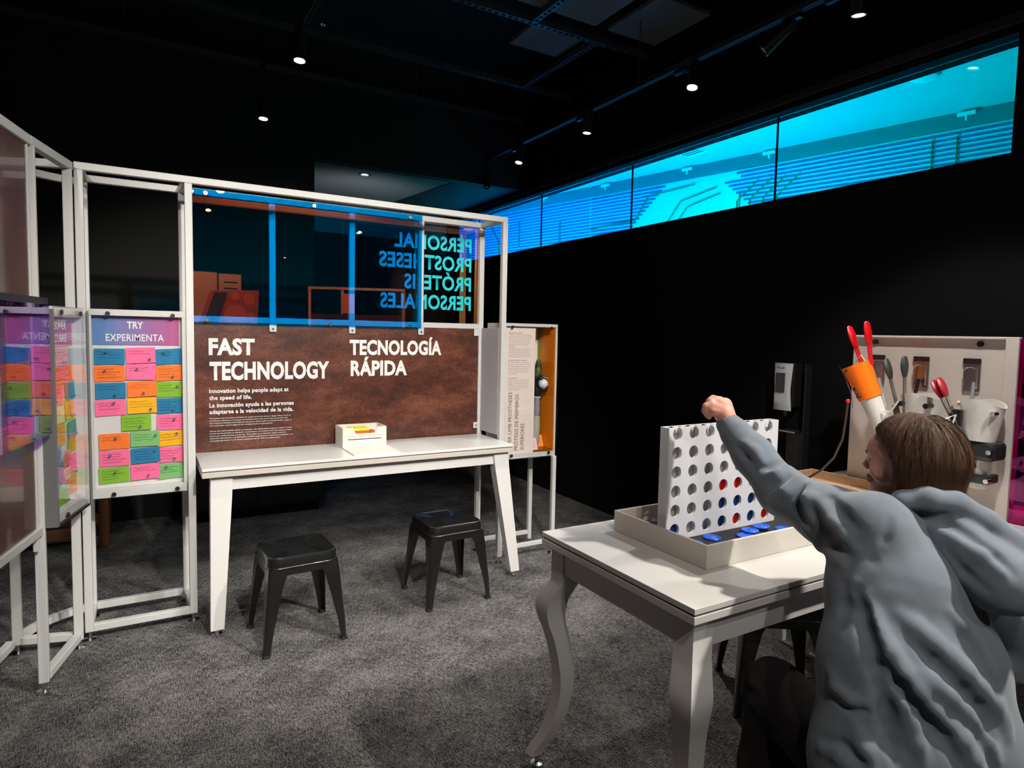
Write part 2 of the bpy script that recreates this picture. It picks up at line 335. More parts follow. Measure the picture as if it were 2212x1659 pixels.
channel((-1.2, 4.9), (3.3, 4.86), 'long dark ceiling channel crossing above the left hanging lamp')
channel((1.0, 3.86), (3.3, 3.84), 'dark ceiling channel at the top edge ending near the right track')
channel((-1.2, 5.7), (3.3, 5.68), 'faint dark ceiling channel nearest the back wall')
channel((2.84, 3.88), (2.82, 4.84), 'short ceiling channel joining the two long channels on the right')
channel((1.0, 3.2), (1.0, 4.86), 'short ceiling channel running to the top edge above the left lamp')
channel((2.3, 2.9), (2.3, 3.82), 'short ceiling channel at the top edge above the track')
M_TILE = mat('dark_grey_acoustic_tile', (.11, .15, .17), .9)
for i, (x0, y0, x1, y1, lb) in enumerate([(2.38, 3.92, 2.80, 4.32, 'square grey ceiling tile between two channels right of centre'), (1.85, 3.3, 2.75, 3.75, 'wide grey ceiling tile at the top edge'), (2.86, 3.2, 3.3, 3.75, 'grey ceiling tile at the top edge close to the right wall')]):
    single(MB().box(x0, y0, 3.66, x1, y1, 3.69, .003).build('ceiling_tile', M_TILE), lb, 'ceiling tile', 'acoustic tiles hung from the ceiling')
# track and its lamps
tr = thing('lighting_track', 'long black lighting track running beside the high cyan window', 'lighting track', (2.95, 3.6, 3.2))
MB().box(2.932, .4, 3.2, 2.968, 6.1, 3.235, .002).build('rail', mat('track_aluminium', (.09, .11, .13), .35, .7), tr)
MB().box(2.941, .4, 3.1985, 2.959, 6.1, 3.1998).build('conductor_slot', M_BLACK, tr)
for y in (1.2, 3.5, 5.6): MB().cyl((2.95, y, 3.236), (2.95, y, 3.9495), .004, n=6).build('hanger_rod', M_CH, tr)
M_GLOW = mat('lamp_glow', (1, 1, 1), .4, emis=((1, .93, .82), 28))
M_HOUS = mat('black_lamp_housing', (.05, .06, .07), .25, .6)
def lamp(face, aim, top, label, lit=True, group='spotlights hanging from the ceiling tracks', L=.17, r=.034):
    face, aim, top = Vector(face), Vector(aim), Vector(top); d = (aim-face).normalized()
    t = thing('track_spotlight', label, 'spotlight', face, group)
    MB().rev(face-d*L, d, [(r*.9, 0), (r, .01), (r, L*.93), (r*1.06, L*.94), (r*1.06, L), (r*.92, L+.002), (r*.9, L-.014)], 24).build('housing', M_HOUS, t, True)
    if lit: MB().cyl(face-d*.012, face-d*.010, r*.86, n=20).build('lamp_lens', M_GLOW, t)
    else: MB().cyl(face-d*.012, face-d*.010, r*.86, n=20).build('lamp_lens', mat('warm_lens', (.5, .45, .4), .3), t)
    k = face-d*L*.8
    MB().tube([top, top+(k-top)*.35+Vector((.018, 0, 0)), k+Vector((0, 0, .02)), k], .007, 8).build('yoke', M_HOUS, t, True)
    MB().box(top.x-.016, top.y-.055, top.z-.002, top.x+.016, top.y+.055, top.z+.026, .003).build('adaptor', M_HOUS, t)
lb = ['lit spotlight at the upper right above the window', 'lit spotlight hanging over the right window joint', 'lit cylinder spotlight second from the far end of the track', 'lit spotlight at the far end of the track by the window corner']
for i, y in enumerate((1.87, 2.93, 4.01, 5.03)):
    p = Vector((2.89, y, 3.02)); q = p+Vector(((.12, .1, -1), (-.25, -.12, -1), (-.06, .05, -1), (-.2, -.1, -1))[i])
    lamp(p, q, (2.95, y+.16, 3.172), lb[i])
lamp((2.72, 2.27, 2.96), (2.4, 2.62, 2.52), (2.95, 2.28, 3.172), 'black cylinder spotlight tilted toward the lower left near the top right corner', False, L=.19)
lamp((2.93, 5.72, 2.93), (2.86, 5.68, 2.6), (2.95, 5.72, 3.172), 'unlit black spotlight hanging at the very end of the track', False)
for (x, y, l_) in ((.79, 3.89, 'lit spotlight hanging alone at the upper left, nearer of the left pair'), (.78, 5.09, 'lit spotlight hanging at the left, lower and farther of the left pair')):
    lamp((x, y, 3.02), (x-.05, y-.12, 2.0), (x, y+.03, 3.4), l_)
    MB().cyl((x, y+.03, 3.42), (x, y+.03, 3.9495), .006, n=8).build('drop_rod', M_HOUS, bpy.data.objects[[o.name for o in bpy.data.objects if o.get('label') == l_][0]])
single(MB().rev((1.0, 4.25, 3.40), (0, 0, 1), [(.012, 0), (.02, .01), (.012, .03), (.006, .05), (.006, .5495)], 14).build('sprinkler_head', M_CHROME, None, True), 'small sprinkler head hanging near the top edge left of centre', 'sprinkler')
for i, (p, t, wt, sz) in enumerate(REAR_AND_FILL_LAMPS): lamp(p, t, (p[0], p[1]-.03, 3.3), 'lit spotlight behind the camera, '+['over the game table', 'left of the middle', 'far to the left', 'right of the middle', 'mirrored at the left end of the film', 'by the right wall', 'added fill for the pale board', 'added fill for the rear frame', 'added fill for the left frame', 'added fill for the cream board', 'added fill for the seated person'][i])
lamp((2.61, -6.67, 3.0), (2.61, -6.5, 2.0), (2.61, -6.7, 3.3), 'lit spotlight far behind the camera on the right')
# low black cabinet and wooden bench behind the frame
cb = thing('low_cabinet', 'low black cabinet against the dark wall, seen under the workbench', 'cabinet', (.93, 5.55, 0))
MB().box(.25, 5.40, .07, 1.28, 5.73, .62, .006).build('carcass', M_BLKPL, cb); MB().box(.28, 5.43, 0, 1.25, 5.72, .069).build('plinth', M_BLACK, cb)
for x0, x1 in ((.27, .76), (.77, 1.26)): MB().box(x0, 5.382, .09, x1, 5.399, .60, .003).build('door', M_BLKPL, cb)
M_WOOD = mat('orange_brown_wood', (.17, .065, .022), .5, noise=(9, (.10, .035, .012), .3, .7, (1, 8, 8)))
bn = thing('wooden_bench', 'brown wooden bench in the shadow behind the left frame', 'bench', (-.7, 5.3, 0))
MB().box(-1.5, 5.1, .42, -.18, 5.5, .455, .004).build('seat', M_WOOD, bn)
for x, y in ((-.24, 5.13), (-.24, 5.47), (-1.44, 5.13), (-1.44, 5.47)): MB().box(x-.03, y-.03, 0, x+.03, y+.03, .419, .003).build('leg', M_WOOD, bn)
for y in (5.13, 5.47): MB().box(-1.41, y-.015, .08, -.27, y+.015, .15, .002).build('stretcher', M_WOOD, bn)
# ================================================================== white display frame
FY, BY = 3.6, 3.88       # front and back plane of the frame
ZT = 2.2
T = .034                 # tube width
fr = thing('exhibit_partition', 'tall white tube display frame with blue film panes and a rust brown text panel', 'display frame', (.85, 3.74, 0))
def tube_part(name, a, b_, w=T, parent=fr): return MB().bar(a, b_, w, w, bev=.003).build(name, M_WHITE, parent)
h = T/2
ZR = ZT+h   # back rail height
xs_front = [-.235, .205, 1.975]
ZB = .045
for x in xs_front:
    tube_part('post', (x, FY, ZB), (x, FY, ZT))
for x in (-.235, .19, 1.955): tube_part('post', (x, BY, ZB), (x, BY, ZT))
tube_part('top_rail', (-.235-h, FY, ZT+h), (1.975+h, FY, ZT+h)); tube_part('top_rail', (-.235-h, BY, ZR), (1.955+h, BY, ZR))
for x0, x1 in ((-.235, -.235), (.205, .19), (1.975, 1.955)): tube_part('cross_rail', (x0, FY+h, ZT+h), (x1, BY-h, ZT+h))
# bottom rails of the left bay
tube_part('bottom_rail', (-.235+h, FY, ZB+h), (.205-h, FY, ZB+h)); tube_part('bottom_rail', (-.235+h, BY, ZB+h), (.19-h, BY, ZB+h))
for x0, x1 in ((-.235, -.235), (.205, .19)): tube_part('cross_rail', (x0, FY+h, ZB+h), (x1, BY-h, ZB+h))
# mullions behind the film with bolted tabs, sill rail
for x in (.636, 1.085, 1.525): 
    tube_part('mullion', (x, BY, 1.52), (x, BY, ZT))
    tb = MB().box(x-.019, BY-.022, 1.482, x+.019, BY-.0175, 1.53, .004).build('tab', M_WHITE, fr)
    MB().cyl((x, BY-.0225, 1.500), (x, BY-.026, 1.500), .006, n=12).build('bolt', M_CHROME, tb)
for x0, x1 in ((.19+h, .636-h), (.636+h, 1.085-h), (1.085+h, 1.525-h), (1.525+h, 1.955-h)): tube_part('sill_rail', (x0, BY, 1.545), (x1, BY, 1.545))
tb = MB().box(1.90, BY-.022, 1.482, 1.938, BY-.0175, 1.528, .003).build('tab', M_WHITE, fr)
tb = MB().box(1.905, BY-.022, .86, 1.943, BY-.0175, .90, .003).build('tab', M_WHITE, fr)
MB().cyl((1.924, BY-.0225, .88), (1.924, BY-.026, .88), .006, n=12).build('bolt', M_CHROME, tb)
# film panes
fp = MB().box(.224, BY-.030, 1.522, 1.522, BY-.026, 2.230).build('film_pane', M_FILM, fr, label='left blue film pane')
for x, z in ((.30, 1.54), (.95, 1.535), (1.44, 1.535), (.30, 2.21), (.86, 2.21), (1.44, 2.21)):
    MB().cyl((x, BY-.0305, z), (x, BY-.040, z), .011, .010, n=16).build('standoff_bolt', M_CHROME, fp, True)
fp2 = MB().box(1.10, BY+.022, 1.522, 1.952, BY+.026, 2.230).build('film_pane', M_FILM2, fr, label='right pane with mirrored lettering')
for s, z, x0, hh in (('PERSONAL', 2.030, 1.36, .098), ('PROSTHESES', 1.902, 1.262, .100), ('PRÓTESIS', 1.774, 1.425, .100), ('PERSONALES', 1.648, 1.27, .100)):
    text_obj('lettering', s, (1.893, BY+.0205, z), (-1, 0, 0), (0, 0, 1), 1.893-x0, hh, M_CYANTXT, fp2, bold=.028)
# rust brown panel
def rust_mat():
    m = bpy.data.materials.new('rust_brown_print'); m.use_nodes = True; nt = m.node_tree; b = nt.nodes['Principled BSDF']; b.inputs['Roughness'].default_value = .38; b.inputs['Coat Weight'].default_value = .15
    tc = nt.nodes.new('ShaderNodeTexCoord'); mp = nt.nodes.new('ShaderNodeMapping'); mp.inputs['Scale'].default_value = (1, 1, 2.4)
    n = nt.nodes.new('ShaderNodeTexNoise'); n.inputs['Scale'].default_value = 3.5; n.inputs['Detail'].default_value = 9; n.inputs['Roughness'].default_value = .72
    n2 = nt.nodes.new('ShaderNodeTexNoise'); n2.inputs['Scale'].default_value = 110; n2.inputs['Detail'].default_value = 2
    ad = nt.nodes.new('ShaderNodeMath'); ad.operation = 'MULTIPLY_ADD'; ad.inputs[1].default_value = .35
    r = nt.nodes.new('ShaderNodeValToRGB'); e = r.color_ramp.elements
    e[0].position = .48; e[0].color = (*hexc('#331c15'), 1); e[1].position = .86; e[1].color = (*hexc('#7c4a37'), 1)
    x = e.new(.66); x.color = (*hexc('#542b1e'), 1)
    nt.links.new(tc.outputs['Object'], mp.inputs[0]); nt.links.new(mp.outputs[0], n.inputs['Vector']); nt.links.new(tc.outputs['Object'], n2.inputs['Vector'])
    nt.links.new(n2.outputs['Fac'], ad.inputs[0]); nt.links.new(n.outputs['Fac'], ad.inputs[2]); nt.links.new(ad.outputs[0], r.inputs[0]); nt.links.new(r.outputs[0], b.inputs['Base Color']); return m
M_RUST = rust_mat()
PY = BY-.008
bp = MB().box(.2265, PY, .80, 1.9385, PY+.016, 1.526).build('text_panel', M_RUST, fr, label='rust brown text panel')
def ptext(s, x, z, wid, hei, bold=.02, parent=bp, name='lettering', m=M_WTXT): text_obj(name, s, (x, PY, z), (1, 0, 0), (0, 0, 1), wid, hei, m, parent, bold=bold, depth=.0015)
ptext('FAST', .309, 1.350, .232, .098, .042); ptext('TECHNOLOGY', .312, 1.212, .640, .108, .042)
ptext('TECNOLOGÍA', 1.073, 1.352, .598, .098, .042); ptext('RÁPIDA', 1.079, 1.224, .358, .100, .042)
for s, z, wd in (('Innovation helps people adapt at', 1.142, .412), ('the speed of life.', 1.104, .215), ('La innovación ayuda a las personas', 1.063, .440), ('adaptarse a la velocidad de la vida.', 1.027, .437)):
    ptext(s, .309, z, wd, .025, .026)
small = ['The question does not simply a prosthesis. For anyone can do that with your design. When it comes to', 'prosthetics, adaptation is necessary. Prosthetics have to fit up for each person that uses',
 'them. Rapid prototyping technology like 3D printers allows makers to quickly modify a design to', 'suit a particular need or adapt to the changing needs of a growing kid.', '',
 'Cuanto más rápido puedes diseñar un prototipo, más rápido podrás adaptar tu diseño. Cuando', 'se trata de una prótesis, la adaptación es importante. Las prótesis tienen que adaptarse única-', 'mente para cada persona que las usa. Tecnologías de producción rápida como las',
 'impresoras 3D permiten a los fabricantes modificar rápidamente un diseño para adaptarlo a una', 'necesidad particular o a la forma cambiante de un niño en crecimiento.']
wd = [.424, .408, .428, .325, 0, .43, .43, .395, .435, .365]
for i, (s, q) in enumerate(zip(small, wd)):
    if s: ptext(s, .309, 1.0-.0135*i-(.0 if i < 4 else .003), q, .0062, .012, name='small_print')
# glides
def glide(x, y, parent): 
    g = MB().rev((x, y, 0), (0, 0, 1), [(.028, 0), (.028, .008), (.008, .012), (.008, ZB)], 18).build('levelling_foot', M_CHROME, parent, True); return g
for x, y in ((-.235, FY), (.205, FY), (1.975, FY), (-.235, BY), (.19, BY), (1.955, BY)): glide(x, y, fr)

# ================================================================== prosthesis showcase on the right of the frame
sc_ = thing('prosthesis_showcase', 'white showcase on thin legs with text panel and orange interior, right of the workbench', 'showcase', (2.2, 3.7, 0))
X0, X1, Z0, Z1 = 1.994, 2.405, .68, 1.57
YC0, YC1 = 3.598, 3.845
for x, y in ((2.39, 3.6), (2.345, 3.83)): tube_part('leg', (x, y, ZB), (x, y, Z0-.001), .028, sc_); glide(x, y, sc_)
tube_part('bottom_rail', (2.005, 3.6, ZB+.05), (2.376, 3.6, ZB+.05), .026, sc_); tube_part('bottom_rail', (1.985, 3.83, ZB+.05), (2.331, 3.83, ZB+.05), .026, sc_)
MB().box(X0, YC0+.012, Z0, X1, YC1, Z0+.03).build('case_bottom', M_CASE, sc_); MB().box(X0, YC0+.012, Z1-.02, X1, YC1, Z1).build('case_top', M_CASE, sc_)
MB().box(1.957, FY+.02, .845, 1.972, BY-.020, 1.535, .002).build('side_board', mat('grey_white_board', (.45, .45, .47), .5), sc_, label='grey white side board above the workbench')
MB().box(X0, YC0+.012, Z0+.031, X0+.014, YC1, Z1-.021).build('case_side', M_CASE, sc_); MB().box(X1-.014, YC0+.012, Z0+.031, X1, YC1, Z1-.021).build('case_side', M_CASE, sc_)
def orange_mat():
    m = bpy.data.materials.new('orange_green_print'); m.use_nodes = True; nt = m.node_tree; b = nt.nodes['Principled BSDF']; b.inputs['Roughness'].default_value = .5
    tc = nt.nodes.new('ShaderNodeTexCoord'); sp = nt.nodes.new('ShaderNodeSeparateXYZ'); r = nt.nodes.new('ShaderNodeValToRGB'); e = r.color_ramp.elements
    mp = nt.nodes.new('ShaderNodeMapRange'); mp.inputs['From Min'].default_value = -.09; mp.inputs['From Max'].default_value = .14
    e[0].position = .62; e[0].color = (*hexc('#ff8c00'), 1); e[1].position = .85; e[1].color = (*hexc('#94900c'), 1)
    nt.links.new(tc.outputs['Object'], sp.inputs[0]); nt.links.new(sp.outputs[1], mp.inputs[0]); nt.links.new(mp.outputs[0], r.inputs[0]); nt.links.new(r.outputs[0], b.inputs['Base Color']); return m
MB().box(X0+.015, YC1-.010, Z0+.031, X1-.015, YC1-.001, Z1-.021).build('back_print', mat('pale_pink_print', hexc('#f0ddd4'), .45), sc_)
so = MB().box(X1-.0175, YC0+.014, Z0+.031, X1-.0145, YC1-.011, Z1-.021).build('side_print', orange_mat(), sc_, label='orange and olive printed side wall')
for i in range(34): 
    if i != 14: MB().box(X1-.0182, YC0+.03, 1.50-.0125*i, X1-.0178, YC0+.03+.12+.04*((i*7) % 5)/5, 1.502-.0125*i).build('small_print', mat('brown_print', hexc('#b06000'), .6), so)
M_PINKW = mat('pale_pink_print', hexc('#f0ddd4'), .45)
tp = MB().box(X0+.015, YC0+.016, Z0+.031, 2.232, YC0+.019, Z1-.03).build('text_panel', M_PINKW, sc_)
M_SHELF = mat('dark_amber_shelf', hexc('#7a4a12'), .3)
MB().box(2.233, YC0+.02, Z0+.032, X1-.016, YC1-.012, Z0+.044).build('shelf', M_SHELF, sc_)
cv = MB().box(X0-.004, YC0, Z0-.002, X1+.004, YC0+.005, Z1+.002).build('acrylic_cover', M_CLEAR, sc_)
for x, z in ((2.045, 1.545), (2.345, 1.545), (2.055, .705), (2.345, .705)): MB().cyl((x, YC0-.0005, z), (x, YC0-.008, z), .010, n=16).build('standoff_bolt', mat('dark_bolt', (.09, .07, .07), .3, .8), cv, True)
lines = 'Upper-limb prostheses/Prosthetic arms and hands help people/grip, lift and carry. Each one is shaped/to the person who wears it and to the/tasks that person does each day. Some/are moved by cables, others by small/motors that read muscle signals./Training/Learning to use a new hand takes time./Therapists and makers work together/until the fit is comfortable and the/movement feels natural to the wearer./A simple hook can be quick and strong.//Prótesis de miembros superiores/Las prótesis ayudan a las personas a/agarrar, levantar y cargar. Cada una/se adapta a quien la usa y a las tareas/de cada día. Algunas se mueven con/cables y otras con motores pequeños/que leen señales de los músculos./y del brazo.//Entrenamiento/Aprender a usar una mano nueva toma/tiempo. Terapeutas y fabricantes/trabajan juntos hasta que el ajuste/es cómodo y el movimiento natural/para la persona que lleva la mano/y la usa cada día.'.split('/')
for i, s in enumerate(lines):
    if s: text_obj('small_print', s, (2.028, YC0+.016, 1.505-.0128*i), (1, 0, 0), (0, 0, 1), .0041*len(s)+.015, .0065, M_BTXT, tp, bold=.02 if s in ('Training', 'Entrenamiento') or i in (0, 14) else .0)
for s, x, ln in (('UPPER-LIMB PROSTHESES', 2.062, .385), ('PRÓTESIS DE MIEMBROS', 2.112, .37), ('SUPERIORES', 2.158, .175)):
    text_obj('lettering', s, (x, YC0+.016, .735), (0, 0, 1), (-1, 0, 0), ln, .028, M_BTXT, tp, bold=.0)
# contents
pa = thing('prosthetic_arm', 'black and clear prosthetic arm gripping a white ball inside the showcase', 'prosthesis', (2.275, 3.70, Z0+.045))
MB().rev((2.285, 3.70, .726), (.09, 0, 1), [(.030, 0), (.037, .04), (.034, .12), (.026, .22)], 20).build('forearm_socket', mat('cloudy_plastic', (.62, .58, .52), .25, trans=.3), pa, True)
MB().rev((2.303, 3.70, .947), (.05, 0, 1), [(.020, 0), (.024, .03), (.022, .08), (.018, .12)], 18).build('wrist_unit', mat('grey_violet_plastic', (.30, .28, .36), .3), pa, True)
MB().rev((2.309, 3.70, 1.068), (0, 0, 1), [(.024, 0), (.024, .010)], 18).build('wrist_band', M_CASE, pa, True)
hb = MB(); hb.box(2.286, 3.68, 1.079, 2.334, 3.715, 1.135, .008)
for dx, top, bend in ((-.018, .085, .02), (-.006, .095, .03), (.008, .09, .035), (.02, .03, .01)):
    hb.tube([(2.31+dx, 3.70, 1.13), (2.31+dx-.012, 3.695, 1.13+top*.6), (2.31+dx+bend*.3, 3.675, 1.13+top), (2.31+dx+bend+.01, 3.655, 1.13+top*.8)], .0075, 8)
hb.tube([(2.33, 3.69, 1.10), (2.355, 3.66, 1.12), (2.350, 3.640, 1.15)], .008, 8)
hb.build('hand', M_BLKPL, pa, True)
single(MB().sph((2.335, 3.668, 1.165), .034).build('white_ball', mat('white_ball', (.80, .78, .82), .4), None, True), 'white ball held by the prosthetic hand in the showcase', 'ball')
ga = thing('green_arm_cover', 'dark green patterned arm cover standing at the right inside the showcase', 'arm cover', (2.365, 3.78, Z0+.045))
gm = mat('green_leaf_print', hexc('#16261a'), .6, noise=(30, hexc('#5d6b3c'), .45, .62, (1, 1, 1)))
MB().rev((2.36, 3.775, .726), (0, 0, 1), [(.014, 0), (.017, .2), (.022, .34), (.031, .44), (.024, .56), (.012, .60)], 18).build('sleeve', gm, ga, True)
def leaning_card(name, x0, x1, z0, hgt, y, m, label):
    t = thing(name, label, 'card', ((x0+x1)/2, y, z0)); p = [(x0, y, z0), (x1, y, z0), (x1-.0, y+.03, z0+hgt), (x0, y+.03, z0+hgt)]
    MB().prism(p, (0, .002, .0008)).build('card_sheet', m, t)
    mb = MB()
    for k in range(4): 
        f = .22+.17*k; mb.bar((x0+.008, y+.03*f-.0008, z0+hgt*f), (x1-.010-.006*(k % 2), y+.03*f-.0008, z0+hgt*f), .0012, .0022)
    mb.build('printed_lines', mat('pink_ink', (.5, .2, .3), .6), t)
leaning_card('pink_card', 2.238, 2.28, Z0+.045, .075, 3.63, mat('pale_pink_card', hexc('#f3c9d2'), .6), 'small pale pink card leaning at the foot of the prosthetic arm')
leaning_card('orange_card', 2.335, 2.383, Z0+.045, .075, 3.72, mat('orange_card', hexc('#ffab2e'), .6), 'small orange card leaning at the right inside the showcase')

# ================================================================== case with pinned note cards (left bay of the frame)
def note_cols(): return {'blue': '#1f7ba8', 'pink': '#ff6f9f', 'orange': '#ff7a2a', 'green': '#84b82c', 'pale green': '#7dba6e', 'yellow': '#f9b40f', 'teal': '#3d93a8', 'violet': '#8585b8', 'cream': '#ead9b8', 'grey': '#b9bdb9'}
NC = {k: mat('note_'+k.replace(' ', '_'), hexc(v), .75) for k, v in note_cols().items()}
def gradient_mat(name, c0, c1, L, ax=0, x0=0):
    m = bpy.data.materials.new(name); m.use_nodes = True; nt = m.node_tree; b = nt.nodes['Principled BSDF']; b.inputs['Roughness'].default_value = .5
    tc = nt.nodes.new('ShaderNodeTexCoord'); sp = nt.nodes.new('ShaderNodeSeparateXYZ'); mp = nt.nodes.new('ShaderNodeMapRange')
    mp.inputs['From Min'].default_value = x0; mp.inputs['From Max'].default_value = x0+L; r = nt.nodes.new('ShaderNodeValToRGB')
    r.color_ramp.elements[0].color = (*hexc(c0), 1); r.color_ramp.elements[1].color = (*hexc(c1), 1)
    nt.links.new(tc.outputs['Object'], sp.inputs[0]); nt.links.new(sp.outputs[ax], mp.inputs[0]); nt.links.new(mp.outputs[0], r.inputs[0]); nt.links.new(r.outputs[0], b.inputs['Base Color']); return m
def note(origin, xd, nd, wd_, hg, rot, col, label, group, pin=(.5, .3), scribble=True, seed=0):
    """a paper card on a board: origin = centre, xd = across, nd = outward normal"""
    origin, xd, nd = Vector(origin), Vector(xd).normalized(), Vector(nd).normalized(); zd = Vector((0, 0, 1))
    q = Matrix.Rotation(R_(rot), 3, nd); xr, zr = q @ xd, q @ zd; rr = random.Random(seed)
    t = thing('note_card', label, 'note card', origin, group)
    a = origin; loops = []
    nx = 6
    rows = []
    mb = MB(); g0 = []; curl = rr.uniform(.001, .004)
    for j in (0, 1):
        rowv = []
        for i in range(nx+1):
            f = i/nx-.5; off = curl*(f*f*4)*(1 if j == 0 else .4)
            rowv.append(a+xr*(f*wd_)+zr*((j-.5)*hg)+nd*off)
        rows.append(rowv)
    vb = [[mb.bm.verts.new(p) for p in r_] for r_ in rows]; vf = [[mb.bm.verts.new(p+nd*.0006) for p in r_] for r_ in rows]
    for V in (vb, vf):
        for i in range(nx): mb.bm.faces.new((V[0][i], V[0][i+1], V[1][i+1], V[1][i]))
    for j in (0, 1):
        for i in range(nx): mb.bm.faces.new((vb[j][i], vb[j][i+1], vf[j][i+1], vf[j][i]))
    for i in (0, nx): mb.bm.faces.new((vb[0][i], vb[1][i], vf[1][i], vf[0][i]))
    mb.build('card_sheet', NC[col], t)
    if scribble:
        sb = MB(); k = rr.randint(2, 4)
        for r_ in range(k):
            z = hg*(.28-.17*r_); x = -wd_*.40; pts = []
            end = wd_*rr.uniform(.1, .40)
            while x < end: pts.append(a+xr*x+zr*(z+rr.uniform(-.0035, .0035))+nd*.0045); x += rr.uniform(.003, .006)
            if len(pts) > 2: sb.tube(pts, .00055, 3)
        sb.build('handwriting', M_INK, t)
    if pin:
        p = a+xr*((pin[0]-.5)*wd_)+zr*((pin[1]-.5)*hg)+nd*.003
        pb = MB().rev(p, nd, [(.0055, .0), (.0050, .002), (.003, .004), (.003, .010), (.0048, .012), (.0048, .015)], 10)
        pb.build('push_pin', mat('clear_push_pin', (.12, .16, .18), .2), t, True)
    return t
tc_ = thing('note_board', 'white cased note board titled try and experimenta, filled with three columns of cards', 'notice board', (-.01, 3.6, .68))
BX0, BX1, NZ0, NZ1 = -.212, .183, .68, 1.575
NYB = 3.63
MB().box(BX0, NYB+.0005, NZ0, BX1, NYB+.02, NZ1).build('backing_board', mat('pale_grey_board', hexc('#d9d6d4'), .7), tc_)
for x0, z0, x1, z1 in ((BX0, NZ1-.030, BX1, NZ1), (BX0, NZ0, BX1, NZ0+.042), (BX0, NZ0+.0425, BX0+.012, NZ1-.0305), (BX1-.014, NZ0+.0425, BX1, NZ1-.0305)):
    MB().box(x0, 3.592, z0, x1, NYB, z1, .002).build('case_border', M_CASE, tc_)
cv = MB().box(BX0, 3.584, NZ0-.003, BX1+.004, 3.589, NZ1+.003).build('acrylic_cover', M_CLEAR, tc_)
MB().box(BX0-.004, 3.565, NZ0-.008, BX0+.004, 3.5835, NZ1-.012, .001).build('edge_channel', mat('grey_edge_channel', (.16, .16, .165), .4), tc_)
for x, z in ((-.135, NZ1-.020), (.13, NZ1-.022), (-.125, NZ0+.018), (.14, NZ0+.018)): MB().cyl((x, 3.583, z), (x, 3.576, z), .010, n=16).build('standoff_bolt', mat('dark_bolt', (.09, .07, .07), .3, .8), cv, True)
hd = MB().box(BX0+.014, NYB-.004, 1.408, BX1-.026, NYB-.001, 1.543).build('title_print', gradient_mat('blue_to_pink_print', '#5b82b8', '#c04a85', .33, 0, -.14), tc_)
text_obj('lettering', 'TRY', (-.060, NYB-.004, 1.486), (1, 0, 0), (0, 0, 1), .066, .036, M_WTXT, hd, bold=.02)
text_obj('lettering', 'EXPERIMENTA', (-.146, NYB-.004, 1.426), (1, 0, 0), (0, 0, 1), .238, .036, M_WTXT, hd, bold=.008)
rows = [(1.352, 'blue pink blue', (0, 2, 3)), (1.271, 'orange pink orange', (1, -1, 2)), (1.189, 'blue orange green', (1, 2, 0)), (1.108, 'pink yellow blue', (2, 1, 1)),
        (1.026, '- green pink', (0, 1, -1)), (0.945, 'orange pale_green yellow', (1, 0, 2)), (0.863, 'pink blue pink', (0, 2, 0)), (0.782, 'green pink pale_green', (2, 1, 2))]
on = ['topmost', 'second', 'third', 'fourth', 'fifth', 'sixth', 'seventh', 'bottom']; cn = ['left', 'middle', 'right']
for r_, (z, cs, rt) in enumerate(rows):
    for c_, cname in enumerate(cs.split()):
        if cname == '-': continue
        cname = cname.replace('_', ' '); cx_ = (-.132, -.003, .116)[c_]+(.01 if r_ > 4 else 0)+rnd.uniform(-.003, .003); wdt = .122
        if r_ == 4 and c_ == 1: cx_ -= .025
        if c_ == 2: wdt = .112; cx_ = min(cx_, .112)
        lab = '%s note card in the %s column of the try board, %s row' % (cname, cn[c_], on[r_])
        note((cx_, NYB-.005-.003*(c_ % 2), z+(.006 if c_ == 1 else 0)), (1, 0, 0), (0, -1, 0), wdt, .0755, rt[c_]*1.1, cname, lab, 'note cards on the try board', pin=(rnd.uniform(.3, .9), rnd.choice((.25, .7, .8))), seed=r_*3+c_)

# ================================================================== corner stand with the discover board (between near post N and the frame)
N = Vector((-.362, 3.165, 0)); Rr = Vector((-.272, 3.53, 0)); Lf = Vector((-.505, 3.60, 0))
cs = thing('corner_stand', 'white wedge shaped tube stand with a curved back rail left of the main frame', 'display stand', ((N+Rr+Lf)/3).to_tuple())
def V3(p, z): return Vector((p.x, p.y, z))
tube_part('post', V3(N, ZB), V3(N, 2.185), .036, cs); tube_part('post', V3(Rr, ZB), V3(Rr, 2.185), .036, cs); tube_part('post', V3(Lf, ZB), V3(Lf, 2.185), .036, cs)
dNR = (Rr-N).normalized(); dNL = (Lf-N).normalized(); dLR = (Rr-Lf).normalized()
tube_part('bottom_rail', V3(N, ZB+h)+dNR*.02, V3(Rr, ZB+h)-dNR*.02, .034, cs); tube_part('bottom_rail', V3(Lf, ZB+h)+dLR*.02, V3(Rr, ZB+h)-dLR*.02, .034, cs)
tube_part('top_rail', V3(N, ZT+.002)-dNR*.018, V3(Rr, ZT+.002)+dNR*.018, .036, cs); tube_part('top_rail', V3(Lf, ZT+.002)+dLR*.02, V3(Rr, ZT+.002)-dLR*.02, .034, cs)
Ab = Vector((-.262, 3.875, 0)); arc = []
for i in range(1, 13):
    t = i/12; c1 = Vector((-.47, 3.80, 0)); p = V3(Lf, 0)*(1-t)**2+c1*2*t*(1-t)+Ab*t*t; arc.append(Vector((p.x, p.y, ZB+h)))
a2 = MB(); L_ = []
for i, p in enumerate(arc):
    d = (arc[min(i+1, len(arc)-1)]-arc[max(i-1, 0)]).normalized(); n_ = Vector((-d.y, d.x, 0))
    L_.append([p+n_*a+Vector((0, 0, b_)) for a, b_ in ((-.016, -.016), (.016, -.016), (.016, .016), (-.016, .016))])
a2.loft(L_).build('curved_rail', M_WHITE, cs)
arc2 = [p+Vector((0, 0, ZT-ZB-.02)) for p in arc]; a2 = MB(); L_ = []
